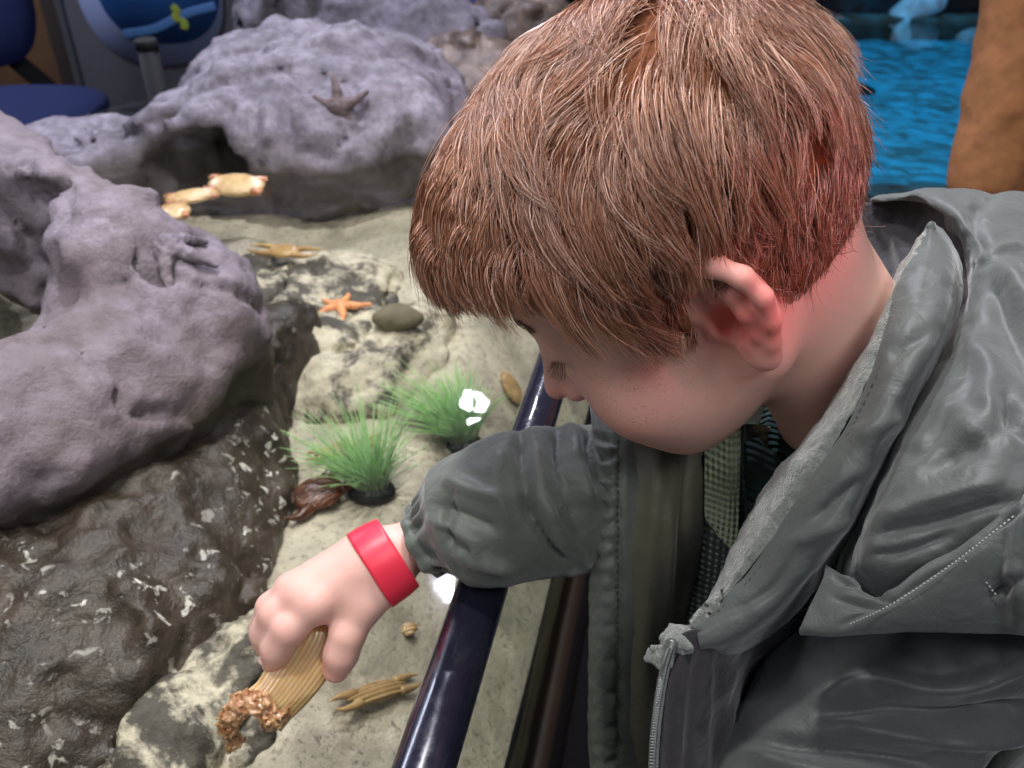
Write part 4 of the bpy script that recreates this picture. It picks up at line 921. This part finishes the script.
grass(at_bed(462, 447, .001), 280, .080, .052, (-.026, .016, 0), 'green plastic grass clump on a black base, farther and nearer the rim')
grass(at_bed(372, 494, .001), 280, .074, .055, (-.014, .022, 0), 'grey green plastic grass clump beside the dark horned egg case')

# ------------------------------------------------------------ behind the tank
navy = simple('navy_fabric', (.012, .022, .10), .9, bump=(300, .001)); black = simple('black_plastic', (.012, .012, .014), .7)
cs = at(12, 104, z=-.28); chair = empty('office_chair', (cs[0], cs[1], -.75), 'navy blue fabric office chair at the left edge, behind the rocks', 'chair')
link('seat', mesh_np('seat', *nets(lambda p: ((np.abs((p[..., 0]-cs[0])/.235)**2.8+np.abs((p[..., 1]-cs[1])/.22)**2.8+np.abs((p[..., 2]-cs[2]+.03)/.045)**2.8)**(1/2.8)-1)*.045, cs-.3, cs+.3, .012)), navy, chair)
bk = cs+[-.19, .24, .26]
link('backrest', mesh_np('backrest', *nets(lambda p: ((np.abs((p[..., 0]-bk[0])/.21)**3+np.abs((p[..., 1]-bk[1]-.1*(p[..., 2]-bk[2]))/.04)**2.6+np.abs((p[..., 2]-bk[2])/.22)**3)**(1/2.8)-1)*.04, bk-.3, bk+.3, .012)), navy, chair)
link('back_bracket', mesh_np('b', *tube_geo(spline([cs+[0, .02, -.08], cs+[0, .26, -.07], cs+[-.16, .30, .10], bk+[0, .04, 0]], 30), [[.006, .03]]*30 if False else np.tile([[.006, .028]], (30, 1)), 12)), black, chair)
link('gas_column', mesh_np('g', *lathe_geo([(.0001, 0), (.03, 0), (.03, .18), (.018, .18), (.018, .38), (.05, .385), (.05, .40), (.0001, .40)], 24, (cs[0], cs[1], -.68))), black, chair)
for k in range(5):
    a = k*2*math.pi/5+.3; e = np.array([math.cos(a), math.sin(a), 0]); b0 = np.array([cs[0], cs[1], -.64])
    link('leg', mesh_np('leg', *tube_geo([b0, b0+e*.14+[0, 0, -.015], b0+e*.28+[0, 0, -.045]], np.array([[.02, .022], [.016, .018], [.012, .014]]), 12)), black, chair)
    w0 = b0+e*.28; w0[2] = -.722; link('castor', mesh_np('castor', *tube_geo([w0-np.cross(e, [0, 0, 1])*.018, w0+np.cross(e, [0, 0, 1])*.018], .028, 20)), black, chair)
# brown board and metal post
bp = at(20, 55, d=3.9); o = link('wooden_board', mesh_np('b', *box_geo((-.9, 0, 0), (.30, .03, 1.1)), smooth=False), simple('orange_brown_board', (.20, .105, .05), .6, bump=(12, .001))); o.location = (bp[0], bp[1], -.75); bevel(o, .004); tag(o, 'orange brown wooden board standing behind the navy chair', 'board')
pp = at(74, 60, d=3.1); post = empty('metal_post', (pp[0]+.0, pp[1], -.75), 'tall grey metal post between the navy chair and the blue oval sign', 'post')
o = link('upright', mesh_np('u', *box_geo((-.012, -.012, 0), (.012, .012, 1.7), None, post.location), smooth=False), simple('brushed_metal', (.25, .24, .26), .4, .7), post); bevel(o, .003)
o = link('side_rail', mesh_np('u', *box_geo((-.065, .0, .0), (-.014, .025, 1.7), None, post.location), smooth=False), simple('dark_brown_rail', (.05, .035, .03), .6), post); bevel(o, .003)
o = link('foot_plate', mesh_np('u', *box_geo((-.10, -.08, 0), (.06, .08, .012), None, post.location), smooth=False), black, post); bevel(o, .003)
# information sign: pale bordered blue oval on a dark partition
sc_ = at(150, 5, d=3.3); sign = empty('information_sign', (sc_[0], sc_[1], -.75), 'blue oval sign with pale border and yellow green sea plant on dark grey partition', 'sign')
yy = sc_[1]
o = link('partition', mesh_np('p', *box_geo((sc_[0]-.34, yy+.02, -.75), (sc_[0]+.42, yy+.06, .62)), smooth=False), simple('grey_carpet_board', (.11, .105, .12), .95, bump=(200, .002)), sign); bevel(o, .004)
def oval(name, cx, cz, rx, rz, y0, th, mat, ex=2.4):
    a = np.linspace(0, 2*math.pi, 96, endpoint=False); x = cx+rx*np.sign(np.cos(a))*np.abs(np.cos(a))**(2/ex); z = cz+rz*np.sign(np.sin(a))*np.abs(np.sin(a))**(2/ex)
    R_ = [np.stack([x*0+cx, a*0+y0-th, z*0+cz], 1), np.stack([x, a*0+y0-th, z], 1), np.stack([x, a*0+y0, z], 1)]; V = np.concatenate(R_); F_ = []
    for k in range(2):
        for i in range(96): j = (i+1) % 96; F_.append([k*96+i, k*96+j, k*96+96+j, k*96+96+i])
    return link(name, mesh_np(name, V, np.array(F_), smooth=False), mat, sign)
oc = at(148, -16, d=3.28)
oval('pale_border', oc[0], oc[2], .265, .285, yy+.02, .012, simple('pale_lavender', (.36, .42, .66), .5))
oval('blue_oval', oc[0]+.035, oc[2]+.02, .225, .225, yy+.008, .006, simple('sign_blue', (.03, .11, .34), .45, bump=(5, .0001)))
wavev, wavef = tube_geo(spline([(oc[0]-.12, yy-.002, oc[2]-.17), (oc[0]+.0, yy-.002, oc[2]-.15), (oc[0]+.12, yy-.002, oc[2]-.10), (oc[0]+.24, yy-.002, oc[2]-.07)], 40), np.tile([[.016, .002]], (40, 1)), 10, up=(0, 0, 1)); link('painted_wave', mesh_np('w', wavev, wavef), simple('light_blue_paint', (.09, .22, .48), .5), sign)
lp = [at(168, 8, d=3.26), at(172, 16, d=3.26), at(169, 22, d=3.26), at(177, 27, d=3.26), at(176, 36, d=3.26)]; lp = [np.array([p[0], yy-.003, p[2]]) for p in lp]
gs = [tube_geo(spline(lp, 40), np.stack([np.full(40, .002), .010+.006*np.abs(np.sin(np.linspace(0, 9, 40)))], 1), 10, up=(0, -1, 0))]; link('painted_sea_plant', mesh_np('s', *gs[0]), simple('yellow_green', (.36, .44, .06), .5), sign)
pc = at(147, 46, d=1.75); o = empty('pipe', (pc[0], pc[1], -.75), 'short black pipe standing behind the pale rock, below the blue sign', 'pipe')
link('tube', mesh_np('t', *lathe_geo([(.0001, 0), (.020, 0), (.020, .785), (.0001, .785)], 28, (pc[0], pc[1], -.75))), black, o); link('cap', mesh_np('t', *lathe_geo([(.0001, .780), (.0215, .780), (.0215, .798), (.018, .800), (.0001, .800)], 28, (pc[0], pc[1], -.75))), black, o)
# lit blue banner far away
bb = at(478, -8, d=3.6); o = link('banner', mesh_np('b', *box_geo((-.11, 0, -.16), (.14, .02, .30)), smooth=False), simple('blue_violet_cloth', (.08, .10, .62), .7)); o.location = (bb[0], bb[1], bb[2]); bevel(o, .003); o2 = o
tag(o, 'blue violet banner glimpsed above the rocks beside the hair of the boy', 'banner')
pz_ = bb[2]-.16; o = link('pole', mesh_np('p', *lathe_geo([(.0001, 0), (.06, 0), (.06, .01), (.011, .012), (.011, pz_+.75+.4), (.0001, pz_+.75+.4)], 20, (0, 0, -.75-bb[2]+0))), black, o2); o.matrix_parent_inverse = Matrix.Identity(4); o.location = (0, .035, 0)
# the far pool
PX0, PX1, PY0, PY1 = .75, 3.3, 2.78, 5.2; kz = -.62
pool = empty('blue_pool', ((PX0+PX1)/2, (PY0+PY1)/2, -.75), 'low pool of rippling blue lit water beyond the boy', 'pool')
k_ = simple('grey_green_kerb', (.09, .10, .085), .7, bump=(30, .002))
for lo, hi in (((PX0-.12, PY0-.14, -.75), (PX1+.1, PY0, kz)), ((PX0-.12, PY0, -.75), (PX0, PY1, kz)), ((PX1, PY0, -.75), (PX1+.1, PY1, kz)), ((PX0-.12, PY1, -.75), (PX1+.1, PY1+.12, kz))):
    o = link('kerb', mesh_np('k', *box_geo(lo, hi), smooth=False), k_, pool); bevel(o, .012)
xg, yg = np.meshgrid(np.linspace(PX0, PX1, 90), np.linspace(PY0, PY1, 90), indexing='ij'); link('pool_bottom', mesh_np('b', np.stack([xg, yg, -.74+.012*fbm(np.stack([xg*3, yg*3, xg*0], -1), 3)], -1).reshape(-1, 3), grid_faces(90, 90)), simple('pool_blue', (.12, .62, .85), .8, bump=(3, .01)), pool)
link('pool_water', mesh_np('w', np.stack([xg, yg, xg*0+kz-.02], -1).reshape(-1, 3), grid_faces(90, 90)[:, ::-1]), M['water'], pool)
c0 = at(905, 18, d=5.0); gA = lambda p: smin(smin(ell(p, c0+[0, 0, -.06], (.09, .10, .16)), ell(p, c0+[.09, 0, .08], (.10, .08, .07)), .05), ell(p, c0+[-.02, 0, -.22], (.08, .1, .1)), .05)-.03*fbm(p*9, 3)
v, f = nets(gA, c0-.45, c0+.45, .02); o = link('coral', mesh_np('coral', v-c0, f), simple('pale_coral', (.6, .68, .72), .8, bump=(20, .01))); o.location = c0; tag(o, 'pale branching coral rising from the far blue pool', 'coral')
c1 = at(975, 30, d=5.0); v, f = nets(lambda p: ell(p, c1+[0, 0, -.04], (.14, .12, .08))-.03*fbm(p*8+4, 3), c1-.3, c1+.3, .02); o = link('coral', mesh_np('coral', v-c1, f), simple('pale_coral_low', (.5, .62, .70), .8)); o.location = c1; tag(o, 'low mound of pale coral in the far pool, beside the brown coat', 'coral')
for (x, y, d, r, lb) in ((870, 12, 5.4, (.30, .2, .20), 'black rock in the far blue pool, just right of the hair'), (948, 14, 5.5, (.38, .2, .16), 'black rock in the far blue pool between the two pale corals')):
    cc_ = at(x, y, d=d); cc_[2] -= .05; v, f = nets(lambda p: smin(ell(p, cc_, r), ell(p, cc_*[1, 1, 0]+[0, 0, -.66], (r[0]*1.2, r[1]*1.2, .16)), .1)-.04*fbm(p*5, 3), cc_-.75, cc_+.75, .03); o = link('rock', mesh_np('rock', v-cc_, f), simple('black_rock', (.012, .014, .018), .7)); o.location = cc_; tag(o, lb, 'rock')
# person in a brown coat
px_, py_ = .925, 1.30
def man(p):
    q = p-np.array([px_, py_, -.75]); s_ = np.stack([np.abs(q[..., 0]), q[..., 1], q[..., 2]], -1)
    d = ell(q, (0, 0, .95), (.155, .11, .15)); d = smin(d, ell(q, (0, 0, 1.25), (.165, .11, .22)), .1); d = smin(d, cap(s_, (.0, 0, 1.40), (.17, 0, 1.40), .05), .06)
    d = smin(d, chain(s_, [(.08, 0, .9), (.09, -.01, .48), (.10, .02, .09)], [.085, .056, .038], .02), .04); d = smin(d, cap(s_, (.10, .02, .05), (.115, -.15, .035), .038, .03), .03)
    d = smin(d, chain(s_, [(.19, 0, 1.39), (.222, .01, 1.10), (.216, -.06, .82)], [.048, .038, .027], .02), .03)
    hb = chain(s_, [(.216, -.065, .80), (.212, -.080, .71)], [.024, .026]); d = smin(d, hb, .02)
    for k in range(4): d = smin(d, chain(s_, [(.212, -.115+.018*k, .705), (.210, -.118+.019*k, .66), (.204, -.108+.018*k, .625-.006*(k == 3))], [.0088, .008, .007], .003), .006)
    d = smin(d, chain(s_, [(.208, -.10, .74), (.202, -.132, .71), (.199, -.135, .675)], [.011, .010, .008], .004), .008)
    d = smin(d, cap(q, (0, 0, 1.42), (0, -.015, 1.54), .055, .052), .03); d = smin(d, ell(q, (0, -.01, 1.63), (.076, .095, .115)), .03); d = smin(d, ell(q, (0, -.045, 1.57), (.05, .05, .05)), .02)
    d = smin(d, cap(q, (0, -.105, 1.635), (0, -.122, 1.60), .008, .012), .015); d = smax(d, -sph(s_, (.032, -.118, 1.645), .017), .015); d = smin(d, sph(s_, (.031, -.086, 1.64), .014), .004)
    d = smin(d, ell(q, (0, -.092, 1.558), (.024, .012, .009)), .008); d = smin(d, ell(s_, (.078, 0, 1.62), (.009, .018, .031)), .006)
    return d
v, f = nets(man, (px_-.36, py_-.3, -.76), (px_+.36, py_+.3, 1.05), .0075)
adult = link('person', mesh_np('body', v, f), simple('plain_skin', (.62, .40, .32), .5)); tag(adult, 'person in a brown coat standing at the right edge behind the boy', 'person')
def coat(p):
    q = p-np.array([px_, py_, -.75]); s_ = np.stack([np.abs(q[..., 0]), q[..., 1], q[..., 2]], -1)
    d = ell(q, (0, 0, 1.22), (.185, .135, .27)); d = smin(d, cap(s_, (0, 0, 1.39), (.17, 0, 1.40), .065), .06); d = smin(d, ell(q, (0, 0, .86), (.20, .155, .24)), .1)
    d = smin(d, chain(s_, [(.19, 0, 1.39), (.222, .01, 1.10), (.240, -.064, .740)], [.066, .056, .050], .02), .03)
    d = smax(d, -(q[..., 2]-.64), .01); d = smax(d, q[..., 2]-1.47, .01); return d-.010*fbm(p*np.array([9, 9, 4.]), 3)-.003*fbm(p*30, 3)
v, f = nets(coat, (px_-.4, py_-.35, -.3), (px_+.4, py_+.35, .85), .008); link('coat', mesh_np('coat', v, f), simple('brown_coat', (.30, .125, .045), .85, bump=(60, .002)), adult)
def trs(p):
    q = p-np.array([px_, py_, -.75]); s_ = np.stack([np.abs(q[..., 0]), q[..., 1], q[..., 2]], -1)
    return smax(smin(ell(q, (0, 0, .88), (.165, .12, .12)), chain(s_, [(.082, 0, .88), (.092, -.01, .48), (.10, .02, .07)], [.097, .072, .056], .02), .03), -(q[..., 2]-.06), .008)-.006*fbm(p*14, 3)
v, f = nets(trs, (px_-.36, py_-.3, -.76), (px_+.36, py_+.3, .3), .01); link('trousers', mesh_np('t', v, f), simple('dark_trousers_adult', (.025, .025, .03), .9), adult)
for sx in (-1, 1):
    a0 = np.array([px_+.10*sx, py_+.03, -.705]); a1 = np.array([px_+.115*sx, py_-.155, -.715]); v, f = nets(lambda p: smax(smin(cap(p, a0, a1, .046, .038), sph(p, a0+[0, 0, .03], .048), .02), -(p[..., 2]+.749), .003), (px_-.3, py_-.3, -.77), (px_+.3, py_+.2, -.6), .008); link('shoe', mesh_np('s', v, f), simple('dark_shoe', (.02, .018, .016), .5), adult)
v, f = nets(lambda p: smax(ell(p, (px_, py_+.012, .89), (.088, .105, .122)), -(p[..., 2]-.86+.9*(p[..., 1]-py_+.02)*(p[..., 1] > py_-.02)*1.), .01)-.004*fbm(p*50, 3), (px_-.2, py_-.2, .6), (px_+.2, py_+.2, 1.1), .007); link('hair', mesh_np('h', v, f), simple('dark_brown_hair', (.03, .018, .012), .6, bump=(90, .003)), adult)
